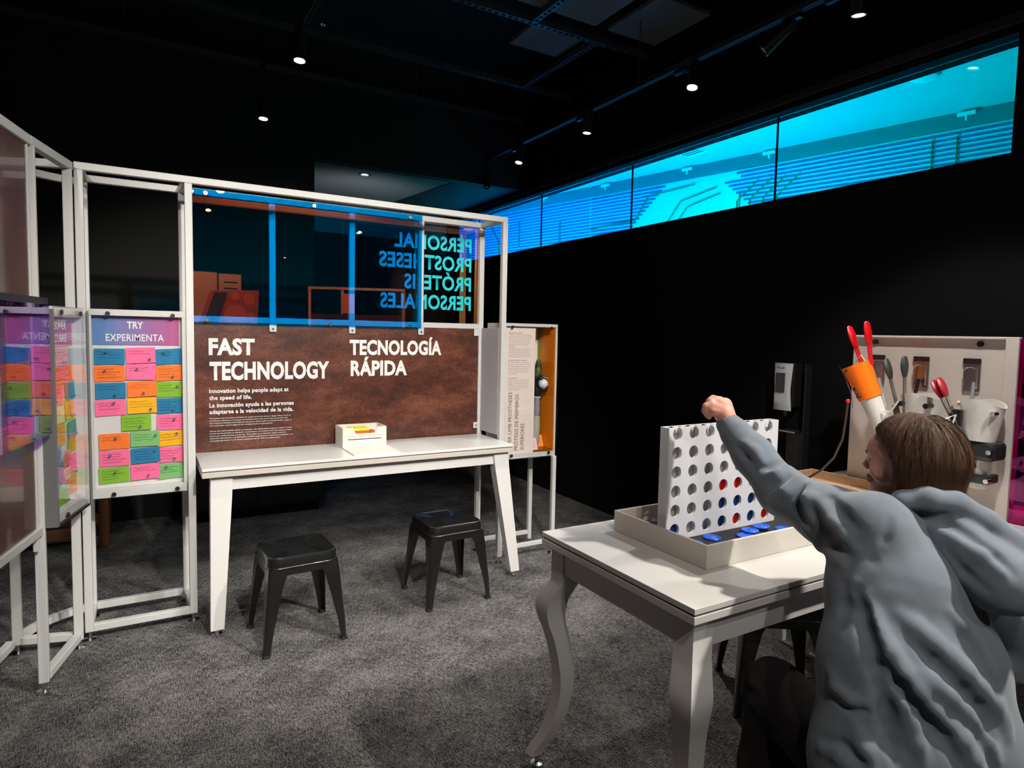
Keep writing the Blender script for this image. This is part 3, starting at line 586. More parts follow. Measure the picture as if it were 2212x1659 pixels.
for i, p in enumerate(arc2):
    d = (arc2[min(i+1, len(arc)-1)]-arc2[max(i-1, 0)]).normalized(); n_ = Vector((-d.y, d.x, 0))
    L_.append([p+n_*a+Vector((0, 0, b_)) for a, b_ in ((-.016, -.016), (.016, -.016), (.016, .016), (-.016, .016))])
a2.loft(L_).build('curved_rail', M_WHITE, cs)
for p in (N, Rr, Lf): glide(p.x, p.y, cs)
nN = Vector((dNR.y, -dNR.x, 0))      # outward normal of the discover face (to the camera)
db = thing('discover_board', 'narrow cased note board with a purple title at the left corner', 'notice board', ((N+Rr)/2+nN*.03).to_tuple()[:2]+(.69,))
def fp_(s, z, off): p = N+dNR*s+nN*off; return Vector((p.x, p.y, z))
LNR = (Rr-N).length
def slab(name, s0, s1, z0, z1, o0, o1, m, parent, label=None):
    return MB().loft([[fp_(s0, z0, o0), fp_(s1, z0, o0), fp_(s1, z0, o1), fp_(s0, z0, o1)], [fp_(s0, z1, o0), fp_(s1, z1, o0), fp_(s1, z1, o1), fp_(s0, z1, o1)]]).build(name, m, parent, label=label)
slab('backing_board', .02, LNR-.015, .69, 1.57, .019, .024, mat('pale_grey_board', (1, 1, 1)), db)
slab('case_border', .02, LNR-.015, 1.53, 1.572, .0245, .055, M_CASE, db); slab('case_border', .02, LNR-.015, .69, .725, .0245, .055, M_CASE, db)
slab('case_border', LNR-.05, LNR-.015, .7255, 1.5295, .0245, .055, M_CASE, db); slab('edge_channel', .0, .018, .68, 1.56, .019, .062, mat('grey_edge_channel', (1, 1, 1)), db)
slab('acrylic_cover', .02, LNR-.012, .688, 1.574, .0555, .060, M_CLEAR, db)
slab('lower_lip', .02, LNR-.012, .676, .686, .022, .062, M_BLKPL, db)
for s, z in ((.09, 1.55), (.30, 1.548), (.10, .705)):
    a = fp_(s, z, .0605); MB().cyl(a, a+nN*.007, .010, n=14).build('standoff_bolt', mat('dark_bolt', (1, 1, 1)), db, True)
tl = slab('title_print', .03, LNR-.075, 1.405, 1.525, .025, .027, gradient_mat('violet_to_pink_print', '#7a5a9a', '#c04a80', .3, 1, -.2), db)
text_obj('lettering', 'DISCOVER', fp_(.035, 1.478, .027), dNR, (0, 0, 1), .205, .034, M_WTXT, tl, bold=.02)
text_obj('lettering', 'DESCUBRE', fp_(.035, 1.425, .027), dNR, (0, 0, 1), .205, .034, M_WTXT, tl, bold=.02)
for i, (s, z, wd_, hg, rot, c_, lb) in enumerate([
    (.155, 1.362, .25, .072, 0, 'grey', 'wide grey lined note card under the discover title'), (.155, 1.285, .25, .072, 3, 'orange', 'wide orange lined note card under the grey one on the discover board'),
    (.06, 1.205, .07, .075, 0, 'violet', 'violet note card at the left edge of the discover board'), (.14, 1.205, .075, .085, 2, 'pink', 'pink note card in the third row of the discover board'), (.25, 1.215, .10, .08, 4, 'teal', 'teal note card at the right of the third row of the discover board'),
    (.12, 1.118, .12, .065, 3, 'cream', 'cream note card in the fourth row of the discover board'), (.25, 1.13, .10, .08, 2, 'yellow', 'amber note card at the right of the fourth row of the discover board'),
    (.12, 1.035, .13, .09, 0, 'orange', 'orange square note in the middle of the discover board'), (.26, 1.045, .09, .075, 4, 'blue', 'blue note beside the orange square note on the discover board'), (.265, .975, .09, .06, 1, 'green', 'green note under the blue note at the right of the discover board'),
    (.10, .945, .075, .10, -2, 'violet', 'upright violet note in the lower half of the discover board'), (.19, .925, .08, .05, 35, 'orange', 'small tilted orange note on the discover board'), (.26, .885, .10, .10, 0, 'pink', 'pink note at the lower right of the discover board'),
    (.055, .885, .07, .09, 0, 'yellow', 'yellow note at the lower left edge of the discover board'), (.11, .845, .10, .07, 25, 'teal', 'tilted teal note at the lower left of the discover board'), (.26, .795, .10, .07, 0, 'orange', 'orange note at the lower right corner of the discover board'),
    (.16, .775, .11, .075, 0, 'green', 'green note at the bottom of the discover board'), (.19, .86, .07, .05, 0, 'cream', 'cream note beside the tilted teal note on the discover board')]):
    note(fp_(s, z, .028+.0022*(i % 3)), dNR, nN, wd_, hg, rot, c_, lb, 'note cards on the discover board', pin=None if i % 2 else (.6, .2), seed=50+i)

# ================================================================== left frame running out of the picture, with brown panels and an acrylic case
Ed = Vector((-.585, 2.09, 0)); dL = (Ed-N).normalized()
N2 = N+dL*.042
lf = thing('exhibit_partition', 'white tube frame with brown panels cut by the left edge of the picture', 'display frame', ((N2+Ed)/2).to_tuple())
nL = Vector((-dL.y, dL.x, 0)); nL = nL if nL.x > 0 else -nL
def gp(s, z, off=0): p = N2+dL*s+nL*off; return Vector((p.x, p.y, z))
LL = (Ed-N2).length
tube_part('top_rail', gp(-.02, 2.2), gp(LL, 2.2), .036, lf); tube_part('lower_rail', gp(-.02, .675), gp(LL, .675), .034, lf)
tube_part('post', gp(.0, .60), gp(.0, 2.181), .020, lf); tube_part('post', gp(LL, .60), gp(LL, 2.181), .034, lf)
for s in (LL,): tube_part('post', gp(s, ZB), gp(s, .6), .034, lf); glide(gp(s, 0).x, gp(s, 0).y, lf)
tube_part('bottom_rail', Vector((Lf.x-.02, Lf.y-.03, ZB+h)), Vector((Lf.x-.30, Lf.y-1.3, ZB+h)), .034, lf)
def slab2(name, s0, s1, z0, z1, o0, o1, m, parent, label=None):
    return MB().loft([[gp(s0, z0, o0), gp(s1, z0, o0), gp(s1, z0, o1), gp(s0, z0, o1)], [gp(s0, z1, o0), gp(s1, z1, o0), gp(s1, z1, o1), gp(s0, z1, o1)]]).build(name, m, parent, label=label)
M_BRN = mat('satin_brown_print', hexc('#57382f'), .32, coat=.5, noise=(3, hexc('#6b4a40'), .35, .7, (1, 1, 1)))
slab2('upper_panel', .012, LL, 1.585, 2.18, -.006, .006, M_BRN, lf, 'brown upper panel'); slab2('lower_panel', .012, LL, .694, 1.583, -.006, .006, M_BRN, lf, 'brown lower panel')
cc = thing('acrylic_case', 'violet tinted acrylic case mounted on the brown panel at the left edge', 'showcase', gp(.5, 1.06, .05).to_tuple())
slab2('case_front', .0, LL, 1.075, 1.575, .058, .063, M_PURPLE, cc); slab2('case_bottom', .0, LL, 1.068, 1.0745, .010, .063, M_PURPLE, cc)
slab2('case_top', .0, LL, 1.5755, 1.60, .010, .063, M_BLKPL, cc)
slab2('case_end', -.004, -.0005, 1.068, 1.60, .010, .063, M_PURPLE, cc)
for i, (c_, z, lb) in enumerate((('blue', 1.40, 'painted reflection of a blue try card in the left edge case, topmost'), ('orange', 1.325, 'painted reflection of an orange red try card in the left edge case, second'), ('green', 1.25, 'painted reflection of a green try card in the left edge case, third'), ('blue', 1.175, 'painted reflection of a blue try card in the left edge case, fourth'), ('pink', 1.105, 'painted reflection of a pink try card in the left edge case, lowest'))):
    note(gp(.19, z, .0085), -dL, nL, .30, .066, 1, c_, lb, 'painted try board reflection in the acrylic case', pin=None, seed=80+i)  # these cards stand in for the try board mirrored in the case front
tq = slab2('title_print', .03, .36, 1.445, 1.565, .0065, .008, mat('mirrored_title_plum', hexc('#7a2f55'), .5), cc)  # plum slab stands in for the mirrored try title
# ================================================================== far workbench
WZ = .82
wb = thing('workbench', 'long white workbench with slanted legs under the brown text panel', 'table', (1.1, 3.6, 0))
MB().box(.236, 3.395, WZ-.014, 1.952, 3.860, WZ, .0015).build('tabletop', M_TOP, wb)
MB().box(.24, 3.40, WZ-.019, 1.948, 3.858, WZ-.0145).build('joint_line', M_GAP, wb)
MB().box(.236, 3.395, WZ-.046, 1.952, 3.860, WZ-.0195, .0015).build('lower_board', M_PLY, wb)
MB().box(.312, 3.435, WZ-.12, 1.872, 3.455, WZ-.0465).build('apron', M_CASE, wb)
for sx, xt, xb in ((1, .275, .262), (-1, 1.93, 1.985)):
    a = [(xt, 3.42, WZ-.0465), (xt+sx*.098, 3.42, WZ-.0465), (xt+sx*.098, 3.49, WZ-.0465), (xt, 3.49, WZ-.0465)]
    b_ = [(xt+(xb-xt)*.15, 3.415, WZ-.15), (xt+(xb-xt)*.15+sx*.096, 3.415, WZ-.15), (xt+(xb-xt)*.15+sx*.096, 3.485, WZ-.15), (xt+(xb-xt)*.15, 3.485, WZ-.15)]
    c = [(xb, 3.345, .035), (xb+sx*.060, 3.345, .035), (xb+sx*.060, 3.395, .035), (xb, 3.395, .035)]
    lg = MB().loft([[Vector(p) for p in q] for q in (a, b_, c)]).build('leg', M_CASE, wb)
    MB().rev((xb+sx*.03, 3.37, 0), (0, 0, 1), [(.026, 0), (.024, .010), (.010, .013), (.010, .035)], 18).build('levelling_foot', M_CHROME, lg, True)

# paper box on the workbench
bx = thing('paper_box', 'white two tier paper box with a notched tray and a slot, on the workbench', 'box', (1.10, 3.72, WZ))
x0, x1, y0, y1 = .978, 1.236, 3.665, 3.83
M_BOX = mat('cream_painted_mdf', (.76, .74, .66), .5, bump=(220, .2, .0008))
MB().box(x0-.002, 3.43, WZ, x1+.002, y1, WZ+.006, .001).build('base_board', M_BOX, bx)
low = MB()
z0, z1, zs = WZ+.0065, WZ+.068, WZ+.118
# front wall with a long slot: built of four bars
low.box(x0, y0, z0, x1, y0+.008, z0+.040).box(x0, y0, z0+.0455, x1, y0+.008, z1).box(x0, y0, z0+.040, x0+.03, y0+.008, z0+.0455).box(x1-.03, y0, z0+.040, x1, y0+.008, z0+.0455)
low.box(x0, y0+.008, z0, x0+.008, y1, z1).box(x1-.008, y0+.008, z0, x1, y1, z1).box(x0+.008, y1-.008, z0, x1-.008, y1, z1).box(x0+.008, y0+.008, z1-.006, x1-.008, y1-.008, z1)
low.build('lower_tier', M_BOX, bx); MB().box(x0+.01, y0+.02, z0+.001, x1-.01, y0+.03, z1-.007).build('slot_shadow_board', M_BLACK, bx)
up = MB(); up.prism([(x0, y0, z1+.0015), (x1, y0, z1+.0015), (x1, y0, zs), (x1-.055, y0, zs), (x1-.073, y0, z1+.014), (x0+.077, y0, z1+.014), (x0+.057, y0, zs), (x0, y0, zs)], (0, .008, 0))
up.box(x0, y0+.0082, z1+.0015, x0+.008, y1, zs).box(x1-.008, y0+.0082, z1+.0015, x1, y1, zs).box(x0+.0082, y1-.008, z1+.0015, x1-.0082, y1, zs).box(x0+.0082, y0+.0082, z1+.0015, x1-.0082, y1-.0082, z1+.006)
up.build('upper_tray', M_BOX, bx)
def pile(xa, ya, xb, yb, zb, n, cols, lab):
    t = thing('paper_stack', lab, 'paper', ((xa+xb)/2, (ya+yb)/2, zb))
    for i in range(n):
        j = rnd.uniform(-.0015, .0015); MB().box(xa+j, ya+j, zb+i*.0035, xb+j, yb+j, zb+i*.0035+.0030).build('sheet_block', NC[cols[min(i*len(cols)//n, len(cols)-1)]], t)
M_LY = mat('note_lemon', hexc('#f7f04a'), .7); NC['lemon'] = M_LY
NC['rust'] = mat('note_rust', hexc('#e0662c'), .7)
pile(x0+.06, y0+.03, x0+.165, y1-.03, z1+.0065, 9, ['rust', 'rust', 'lemon'], 'stack of yellow and orange paper slips in the box tray')
pile(x0+.175, y0+.04, x0+.215, y1-.03, z1+.0065, 3, ['rust'], 'small rust coloured slips at the right of the box tray')

# ================================================================== near game table with curved legs
GZ = .83
gx0, gx1, gy0, gy1 = 1.158, 2.64, 1.098, 1.805
gt = thing('game_table', 'white table with curved cabriole legs in the foreground carrying the board game', 'table', ((gx0+gx1)/2, (gy0+gy1)/2, 0))
MB().box(gx0, gy0, GZ-.016, gx1, gy1, GZ, .0015).build('tabletop', M_TOP2, gt)
MB().box(gx0+.004, gy0+.004, GZ-.021, gx1-.004, gy1-.004, GZ-.0165).build('joint_line', M_GAP, gt)
MB().box(gx0, gy0, GZ-.042, gx1, gy1, GZ-.0215, .0015).build('lower_board', M_TOP2, gt)
ax0, ax1, ay0, ay1 = gx0+.025, gx1-.025, gy0+.025, gy1-.025
zt, zb = GZ-.0425, GZ-.125
ap = M_CASE
for (a, b_) in (((ax0+.07, ay0+.004, 0), (ax1-.07, ay0+.022, 0)), ((ax0+.07, ay1-.022, 0), (ax1-.07, ay1-.004, 0)), ((ax0+.004, ay0+.07, 0), (ax0+.022, ay1-.07, 0)), ((ax1-.022, ay0+.07, 0), (ax1-.004, ay1-.07, 0))):
    MB().box(a[0], a[1], zb, b_[0], b_[1], zt).build('apron', ap, gt)
prof = [(0, zt, .070), (0, zb-.035, .070), (.012, zb-.055, .072), (.032, zb-.095, .076), (.040, zb-.125, .078), (.034, zb-.165, .070), (.014, zb-.23, .062), (.0, zb-.30, .058), (-.008, zb-.37, .055), (-.006, zb-.44, .052), (.006, zb-.52, .048), (.026, zb-.59, .044), (.048, zb-.64, .042), (.058, zb-.665, .042)]
def resample(pr, n):   # smooth the leg profile
    z_ = [-p[1] for p in pr]; out = []
    for i in range(n):
        t = z_[2]+(z_[-1]-z_[2])*i/(n-1); k = max(2, min(len(pr)-2, max(j for j in range(2, len(pr)) if z_[j] <= t+1e-9))); f = (t-z_[k])/(z_[k+1]-z_[k]) if z_[k+1] > z_[k] else 0
        row = []
        for c_ in (0, 2):
            p0, p1, p2, p3 = (pr[max(2, k-1)][c_], pr[k][c_], pr[k+1][c_], pr[min(len(pr)-1, k+2)][c_])
            row.append(.5*(2*p1+(p2-p0)*f+(2*p0-5*p1+4*p2-p3)*f*f+(3*p1-p0-3*p2+p3)*f**3))
        out.append((row[0], -t, row[1]))
    return out
prof = prof[:2]+resample(prof, 34)
for cx_, cy_, sx, sy in ((ax0, ay0, -1, -1), (ax0, ay1, -1, 1), (ax1, ay0, 1, -1), (ax1, ay1, 1, 1)):
    L = []
    for o_, z, wd_ in prof:
        o2 = o_*.95; xa, ya = cx_+sx*o2, cy_+sy*o2; xb, yb = xa-sx*wd_, ya-sy*wd_
        q = [(xa, ya), (xb, ya), (xb, yb), (xa, yb)]
        if sx*sy < 0: q.reverse()
        L.append([Vector((x, y, z)) for x, y in q])
    lg = MB().loft(L).build('leg', M_CASE, gt, True)
    gxx, gyy = cx_+sx*.035-sx*.01, cy_+sy*.035-sy*.01
    MB().rev((gxx, gyy, 0), (0, 0, 1), [(.022, 0), (.022, .008), (.008, .011), (.008, zb-.663)], 18).build('levelling_foot', M_CHROME, lg, True)

# tray of the game
tx0, tx1, ty0, ty1, TH = 1.385, 2.17, 1.275, 1.700, .072
ty = thing('game_tray', 'low white wooden tray with black floor holding the upright four in a row grid', 'tray', ((tx0+tx1)/2, (ty0+ty1)/2, GZ))
M_TRAY = mat('white_painted_wood', (.64, .60, .54), .55, bump=(180, .25, .001))
MB().box(tx0+.0105, ty0+.0105, GZ+.0005, tx1-.0105, ty1-.0105, GZ+.010).build('tray_floor', mat('black_felt', (.012, .012, .016), .8), ty)
for a in ((tx0, ty0, tx1, ty0+.010), (tx0, ty1-.010, tx1, ty1), (tx0, ty0+.0102, tx0+.010, ty1-.0102), (tx1-.010, ty0+.0102, tx1, ty1-.0102)):
    MB().box(a[0], a[1], GZ+.0005, a[2], a[3], GZ+TH, .0012).build('tray_side', M_TRAY, ty)
# grid
gd = thing('four_in_a_row_grid', 'upright white grid of round holes with red and blue discs on the table', 'board game', (1.70, 1.52, GZ+.0105))
PX, PZ, CX0, CZ1 = .0736, .0632, 1.473, 1.190   # hole pitch, first column, top row
GX0, GX1, GZ0, GZ1 = 1.438, 1.965, GZ+.0108, 1.2105
FYg, BYg = 1.499, 1.539
def plate(y0, y1, name):
    mb = MB(); n = 24; r = .0208
    xs = [GX0]+[CX0+PX*(i+.5) for i in range(6)]+[GX1]; zs = [GZ1]+[CZ1-PZ*(j+.5) for j in range(5)]+[GZ0]
    for i in range(7):
        for j in range(6):
            c = Vector((CX0+PX*i, 0, CZ1-PZ*j)); xa, xb, zb_, zt_ = xs[i], xs[i+1], zs[j+1], zs[j]
            sq = []
            for k in range(n):
                t = 2*math.pi*k/n; dx, dz = math.cos(t), math.sin(t)
                tx = ((xb-c.x) if dx > 0 else (c.x-xa))/max(abs(dx), 1e-6); tz = ((zt_-c.z) if dz > 0 else (c.z-zb_))/max(abs(dz), 1e-6); q = min(tx, tz)
                sq.append((c.x+dx*q, c.z+dz*q))
            # snap nearest samples to the corners so cells tile exactly
            for (X, Z) in ((xa, zb_), (xb, zb_), (xa, zt_), (xb, zt_)):
                k = min(range(n), key=lambda k: (sq[k][0]-X)**2+(sq[k][1]-Z)**2); sq[k] = (X, Z)
            ci = [(c.x+r*math.cos(2*math.pi*k/n), c.z+r*math.sin(2*math.pi*k/n)) for k in range(n)]
            mb.loft([[Vector((x, y0, z)) for x, z in sq], [Vector((x, y0, z)) for x, z in ci], [Vector((x, y1, z)) for x, z in ci], [Vector((x, y1, z)) for x, z in sq]], False, False)
    return mb.build(name, M_GRID, gd)
M_GRID = mat('white_painted_mdf_grid', (.66, .66, .68), .5)
plate(FYg, FYg+.009, 'front_plate'); plate(BYg-.009, BYg, 'back_plate')
for x in (GX0-.0035, GX1+.0005): MB().box(x, FYg, GZ0, x+.003, BYg, GZ1, .0006).build('end_cap', M_GRID, gd)
for i in range(8):
    x = GX0 if i == 0 else (GX1-.008 if i == 7 else CX0+PX*(i-.5)-.004)
    MB().box(x, FYg+.0092, GZ0, x+.008, BYg-.0092, GZ1-.0005).build('divider', M_GRID, gd)
MB().box(GX0+.009, FYg+.0092, GZ0, GX1-.009, BYg-.0092, GZ0+.006).build('bottom_bar', M_GRID, gd)
for x in (GX0+.02, GX1-.05): MB().box(x, FYg-.0, GZ+.0105, x+.03, BYg, GZ0).build('foot', M_GRID, gd)
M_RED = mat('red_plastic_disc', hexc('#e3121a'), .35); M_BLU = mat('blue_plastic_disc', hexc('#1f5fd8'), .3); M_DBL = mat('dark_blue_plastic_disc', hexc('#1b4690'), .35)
def disc(c, axis, m, label, group, r=.0290, th=.0062, name='game_disc'):
    t = thing(name, label, 'game disc', c, group); c = Vector(c); ax = Vector(axis).normalized()
    MB().rev(c-ax*th/2, ax, [(r*.96, 0), (r, th*.2), (r, th*.8), (r*.96, th), (r*.84, th), (r*.80, th*.72), (r*.4, th*.72), (r*.36, th*.95), (r*.1, th*.95)], 28).build('disc_body', m, t, True)
    return t
colw = ['leftmost', 'second', 'third', 'fourth', 'fifth', 'sixth', 'rightmost']
rown = {3: 'third row from the top', 4: 'fourth row from the top', 5: 'second row from the bottom', 6: 'bottom row'}
for col, row, c_ in ((4, 4, 'red'), (5, 4, 'red'), (4, 5, 'blue'), (5, 5, 'blue'), (6, 5, 'blue'), (1, 6, 'blue'), (4, 6, 'blue'), (5, 6, 'red'), (6, 6, 'blue'), (7, 6, 'red'), (5, 3, 'blue')):
    if (col, row) in ((7, 6),): pass
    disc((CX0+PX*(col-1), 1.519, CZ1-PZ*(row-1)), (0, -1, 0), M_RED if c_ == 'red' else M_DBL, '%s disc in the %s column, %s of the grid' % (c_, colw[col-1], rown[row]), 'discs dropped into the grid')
fl = GZ+.010+.0034
for i, (x, y, z, ax, m, lb) in enumerate([
    (1.601, 1.455, fl, (0, 0, 1), M_BLU, 'blue disc lying alone in the tray below the grid'), (1.715, 1.415, fl, (0, 0, 1), M_BLU, 'blue disc lowest of the cluster in front of the grid'),
    (1.762, 1.435, fl+.0068, (0, 0, 1), M_BLU, 'blue disc overlapping the cluster in front of the grid'), (1.835, 1.448, fl+.0075, (-.08, .06, 1), M_BLU, 'blue disc topmost of the cluster in front of the grid'),
    (1.90, 1.405, fl, (0, 0, 1), M_BLU, 'blue disc farthest right in front of the grid'), (1.505, 1.440, fl, (0, 0, 1), M_BLU, 'blue disc half hidden behind the front wall of the tray'),
    (1.445, 1.60, fl, (0, 0, 1), M_RED, 'red disc behind the left end of the grid'), (1.47, 1.615, fl+.0068, (.0, 0, 1), M_RED, 'red disc resting on another behind the grid'), (1.43, 1.655, fl, (0, 0, 1), M_RED, 'red disc closest to the back wall of the tray')]):
    disc((x, y, z), ax, m, lb, 'loose discs in the tray')

# ================================================================== metal stools
def make_stool(label):
    st = thing('metal_stool', label, 'stool', (0, 0, 0), 'black metal stools'); S = .155; ZS = .445; n = 48
    def rsq(sz, rad, z):
        out = []
        for k in range(n):
            t = 2*math.pi*(k+.5)/n; q = sz-rad; c, s = math.cos(t), math.sin(t)
            f = 1/max(abs(c), abs(s)); x, y = c*f, s*f
            # rounded square: corner arc
            px, py = x*sz, y*sz
            if abs(px) > q and abs(py) > q:
                ang = math.atan2(abs(py)-q, abs(px)-q); px = math.copysign(q+rad*math.cos(ang), px); py = math.copysign(q+rad*math.sin(ang), py)
            out.append(Vector((px, py, z)))
        return out
    def slot(z):
        return [Vector((max(-.046, min(.046, p.x*1.0)), math.copysign(min(abs(p.y), .011), p.y), z)) for p in rsq(.05, .02, z)]
    mb = MB(); mb.loft([slot(ZS-.012), slot(ZS-.004), rsq(.145, .04, ZS-.005), rsq(.150, .04, ZS-.001), rsq(S, .04, ZS-.004), rsq(S+.003, .042, ZS-.014), rsq(S+.006, .042, ZS-.045), rsq(S+.009, .042, ZS-.047), rsq(S+.010, .042, ZS-.050), rsq(S+.006, .04, ZS-.0505), rsq(S-.004, .038, ZS-.016), rsq(.08, .04, ZS-.0125), slot(ZS-.012)], False, False)
    mb.build('seat', M_BLKMET, st, True)
    mb = MB(); mb.loft([rsq(S+.003, .042, ZS-.0508), rsq(S+.008, .042, ZS-.085), rsq(S+.006, .04, ZS-.085), rsq(S+.001, .04, ZS-.0508)], False, False, closed=True).build('apron', M_BLKMET, st, True)
    for sx in (-1, 1):
        for sy in (-1, 1):
            L = []
            for z, c, wd_ in ((ZS-.052, S+.004, .095), (ZS-.09, S+.009, .082), (ZS-.11, S+.0115, .074), (ZS-.2, S+.019, .058), (.12, S+.0305, .04), (.012, .192, .028)):
                th = .004; r_ = .012
                q = [(c-wd_, c), (c-r_, c), (c-r_*.3, c-r_*.3), (c, c-r_), (c, c-wd_), (c-th, c-wd_), (c-th, c-r_), (c-r_*.45-th, c-r_*.45-th), (c-r_, c-th), (c-wd_, c-th)]
                q = [(sx*x, sy*y) for x, y in q]
                if sx*sy < 0: q.reverse()
                L.append([Vector((x, y, z)) for x, y in q])
            lg = MB().loft(L).build('leg', M_BLKMET, st)
            MB().box(sx*.162 if sx > 0 else sx*.195, sy*.162 if sy > 0 else sy*.195, 0, sx*.195 if sx > 0 else sx*.162, sy*.195 if sy > 0 else sy*.162, .0118, .003).build('foot_cap', M_BLACK, lg)
    for k in (0, 1):
        d = .150; MB().bar((-d, -d if k else d, ZS-.13), (d, d if k else -d, ZS-.13+.0), .012, .003).build('brace', M_BLKMET, st) if False else None
    return st
s1 = make_stool('black metal stool nearest the left leg of the workbench'); s1.location = (.632, 3.216, 0); s1.rotation_euler.z = R_(3)
s2 = copy_tree(s1); s2.location = (1.477, 3.318, 0); s2.rotation_euler.z = R_(1); s2['label'] = 'black metal stool nearest the right leg of the workbench'
s3 = copy_tree(s1); s3.location = (2.256, 1.694, 0); s3.rotation_euler.z = R_(53.7); s3['label'] = 'black metal stool half hidden behind the game table'
s4 = copy_tree(s1); s4.location = (1.42, .66, 0); s4.rotation_euler.z = R_(30); s4['label'] = 'black metal stool that the person in the hoodie sits on'

# ================================================================== display table against the right wall with its board
T2Z = .795
t2 = thing('display_table', 'white table against the dark wall behind the seated person', 'table', (2.98, 1.3, 0))
MB().box(2.66, .1, T2Z-.016, 3.30, 2.06, T2Z, .0015).build('tabletop', M_TOP2, t2); MB().box(2.664, .104, T2Z-.021, 3.296, 2.056, T2Z-.0165).build('joint_line', M_GAP, t2)
MB().box(2.66, .1, T2Z-.045, 3.30, 2.06, T2Z-.0215, .0015).build('lower_board', M_TOP2, t2)
for x, y in ((2.70, .14), (2.70, 1.98), (3.22, .14), (3.22, 1.98)): MB().box(x, y, 0, x+.04, y+.04, T2Z-.0455, .002).build('leg', M_CASE, t2)
bd = thing('arm_display_board', 'tall cream board with hooks and prosthetic gripping arms on the rear table', 'display board', (2.97, 1.5, T2Z))
BX = 2.955
M_BRD = mat('cream_display_board', (.66, .60, .56), .55, bump=(260, .12, .0006))
MB().box(BX, 1.160, T2Z+.0005, BX+.05, 1.845, 1.525, .002).build('board', M_BRD, bd)
MB().box(BX-.030, 1.150, T2Z+.0005, BX-.0005, 1.195, 1.53, .002).build('right_edge_strip', M_BRD, bd); MB().box(BX-.030, 1.1955, 1.520, BX-.0005, 1.85, 1.53, .002).build('top_lip', M_BRD, bd)
for y in (1.737, 1.295): MB().cyl((BX-.0005, y, 1.500), (BX-.010, y, 1.500), .012, n=18).build('screw_cap', mat('dark_bolt', (1, 1, 1)), bd, True)
ac = MB().box(BX-.03, .35, T2Z+.0005, BX-.024, 1.145, 1.525).build('acrylic_side', M_MAGENTA, bd, label='magenta acrylic panel')
def hook(yc, label):
    t = thing('wall_hook', label, 'hook', (BX-.02, yc, 1.36), 'steel hooks on the cream board'); x = BX-.0008
    MB().box(x-.010, yc-.032, 1.300, x, yc+.032, 1.436, .003).build('hook_plate', M_STEEL, t)
    MB().box(x-.014, yc-.034, 1.418, x-.0102, yc+.034, 1.440, .002).build('dark_clip', mat('dark_bronze', (.06, .04, .04), .35, .6), t)
    pts = [(x-.016, yc-.024, 1.315), (x-.022, yc-.024, 1.38)]+[(x-.022, yc-.024+.024*(1-math.cos(a))+.0, 1.385+.02*math.sin(a)) for a in [math.pi*k/8 for k in range(1, 8)]]+[(x-.022, yc+.024, 1.38), (x-.016, yc+.024, 1.315)]
    MB().tube(pts, .003, 8).build('wire_loop', M_CHROME, t, True)
hook(1.715, 'steel hook plate at the left of the cream board behind the red tongs'); hook(1.520, 'steel hook plate in the middle of the cream board'); hook(1.318, 'steel hook plate at the right of the cream board')
# gripping arms: one per hook
def shell(mb_name, c, axis, r0, r1, L, m, parent, cut=.28, th=.004, n=28, wave=0.0):
    c, ax = Vector(c), Vector(axis).normalized(); u = Vector((-1, 0, 0)); u = (u-ax*u.dot(ax)).normalized(); v = ax.cross(u)
    mb = MB(); L_ = []
    for j in range(9):
        f = j/8; r = r0+(r1-r0)*f; ring = []
        for k in range(n): 
            t = 2*math.pi*k/n; hgt = L*f+(wave*math.cos(2*t) if j == 8 else 0)
            ring.append(c+ax*hgt+r*(math.cos(t)*u+math.sin(t)*v))
        L_.append(ring)
    for j in range(8, -1, -1):
        f = j/8; r = r0+(r1-r0)*f-th; L_.append([c+ax*(L*f+(wave*math.cos(2*2*math.pi*k/n) if j == 8 else 0)+.0)+r*(math.cos(2*math.pi*k/n)*u+math.sin(2*math.pi*k/n)*v) for k in range(n)])
    return mb.loft(L_, True, True).build(mb_name, m, parent, True)
def tongs(base, top, spread, m_tip, m_arm, parent, tipname, tlen=.075, label=None, w=.009, aw=.020):
    """a pair of kitchen tongs: two arms from the hinge to scalloped tips"""
    base, top = Vector(base), Vector(top); d = (top-base).normalized(); L = (top-base).length; side = Vector((0, 1, 0)); side = (side-d*side.dot(d)).normalized()
    for s in (-1, 1):
        e = base+d*(L-tlen)+side*s*spread*.8
        MB().bar(base+side*s*.004, e, aw, .005, up=side).build('tong_arm', m_arm, parent)
        tip = MB(); L_ = []
        for k in range(13):
            f = k/12; wd_ = (aw*.5+w*math.sin(math.pi*min(1, f*.85+.03)))*(1+.07*(k % 2)); th = .006+.006*math.sin(math.pi*f)
            if k == 12: wd_ *= .45
            c = e+d*(tlen*f)+side*s*(spread*.25*f-.012*math.sin(math.pi*f)*-s*0); x = Vector((-1, 0, 0))
            L_.append([c+x*wd_*math.cos(t)+side*th*math.sin(t) for t in [2*math.pi*i/10 for i in range(10)]])
        tip.loft(L_).build(tipname, m_tip, parent, True, label=label)
M_ORG = mat('orange_plastic_cup', hexc('#ff7410'), .35); M_RSIL = mat('red_silicone', hexc('#e0101c'), .35); M_DSIL = mat('dark_grey_silicone', (.03, .033, .035), .45); M_DRED = mat('dark_red_silicone', hexc('#8e1420'), .4)
M_SHELL = mat('white_moulded_plastic', (.62, .59, .56), .45)
a1 = thing('tong_arm_orange', 'gripping arm of an orange cup, white sleeve and red tongs on the left hook', 'prosthesis', (2.76, 1.62, 1.12), 'gripping arms on the cream board')
ax1_ = Vector((-.12, .25, .62)).normalized(); b0 = Vector((2.80, 1.580, 1.105))
shell('white_sleeve', b0, ax1_, .040, .046, .20, M_SHELL, a1); shell('orange_cup', b0+ax1_*.16, ax1_, .050, .062, .16, M_ORG, a1)
c1 = b0+ax1_*.30
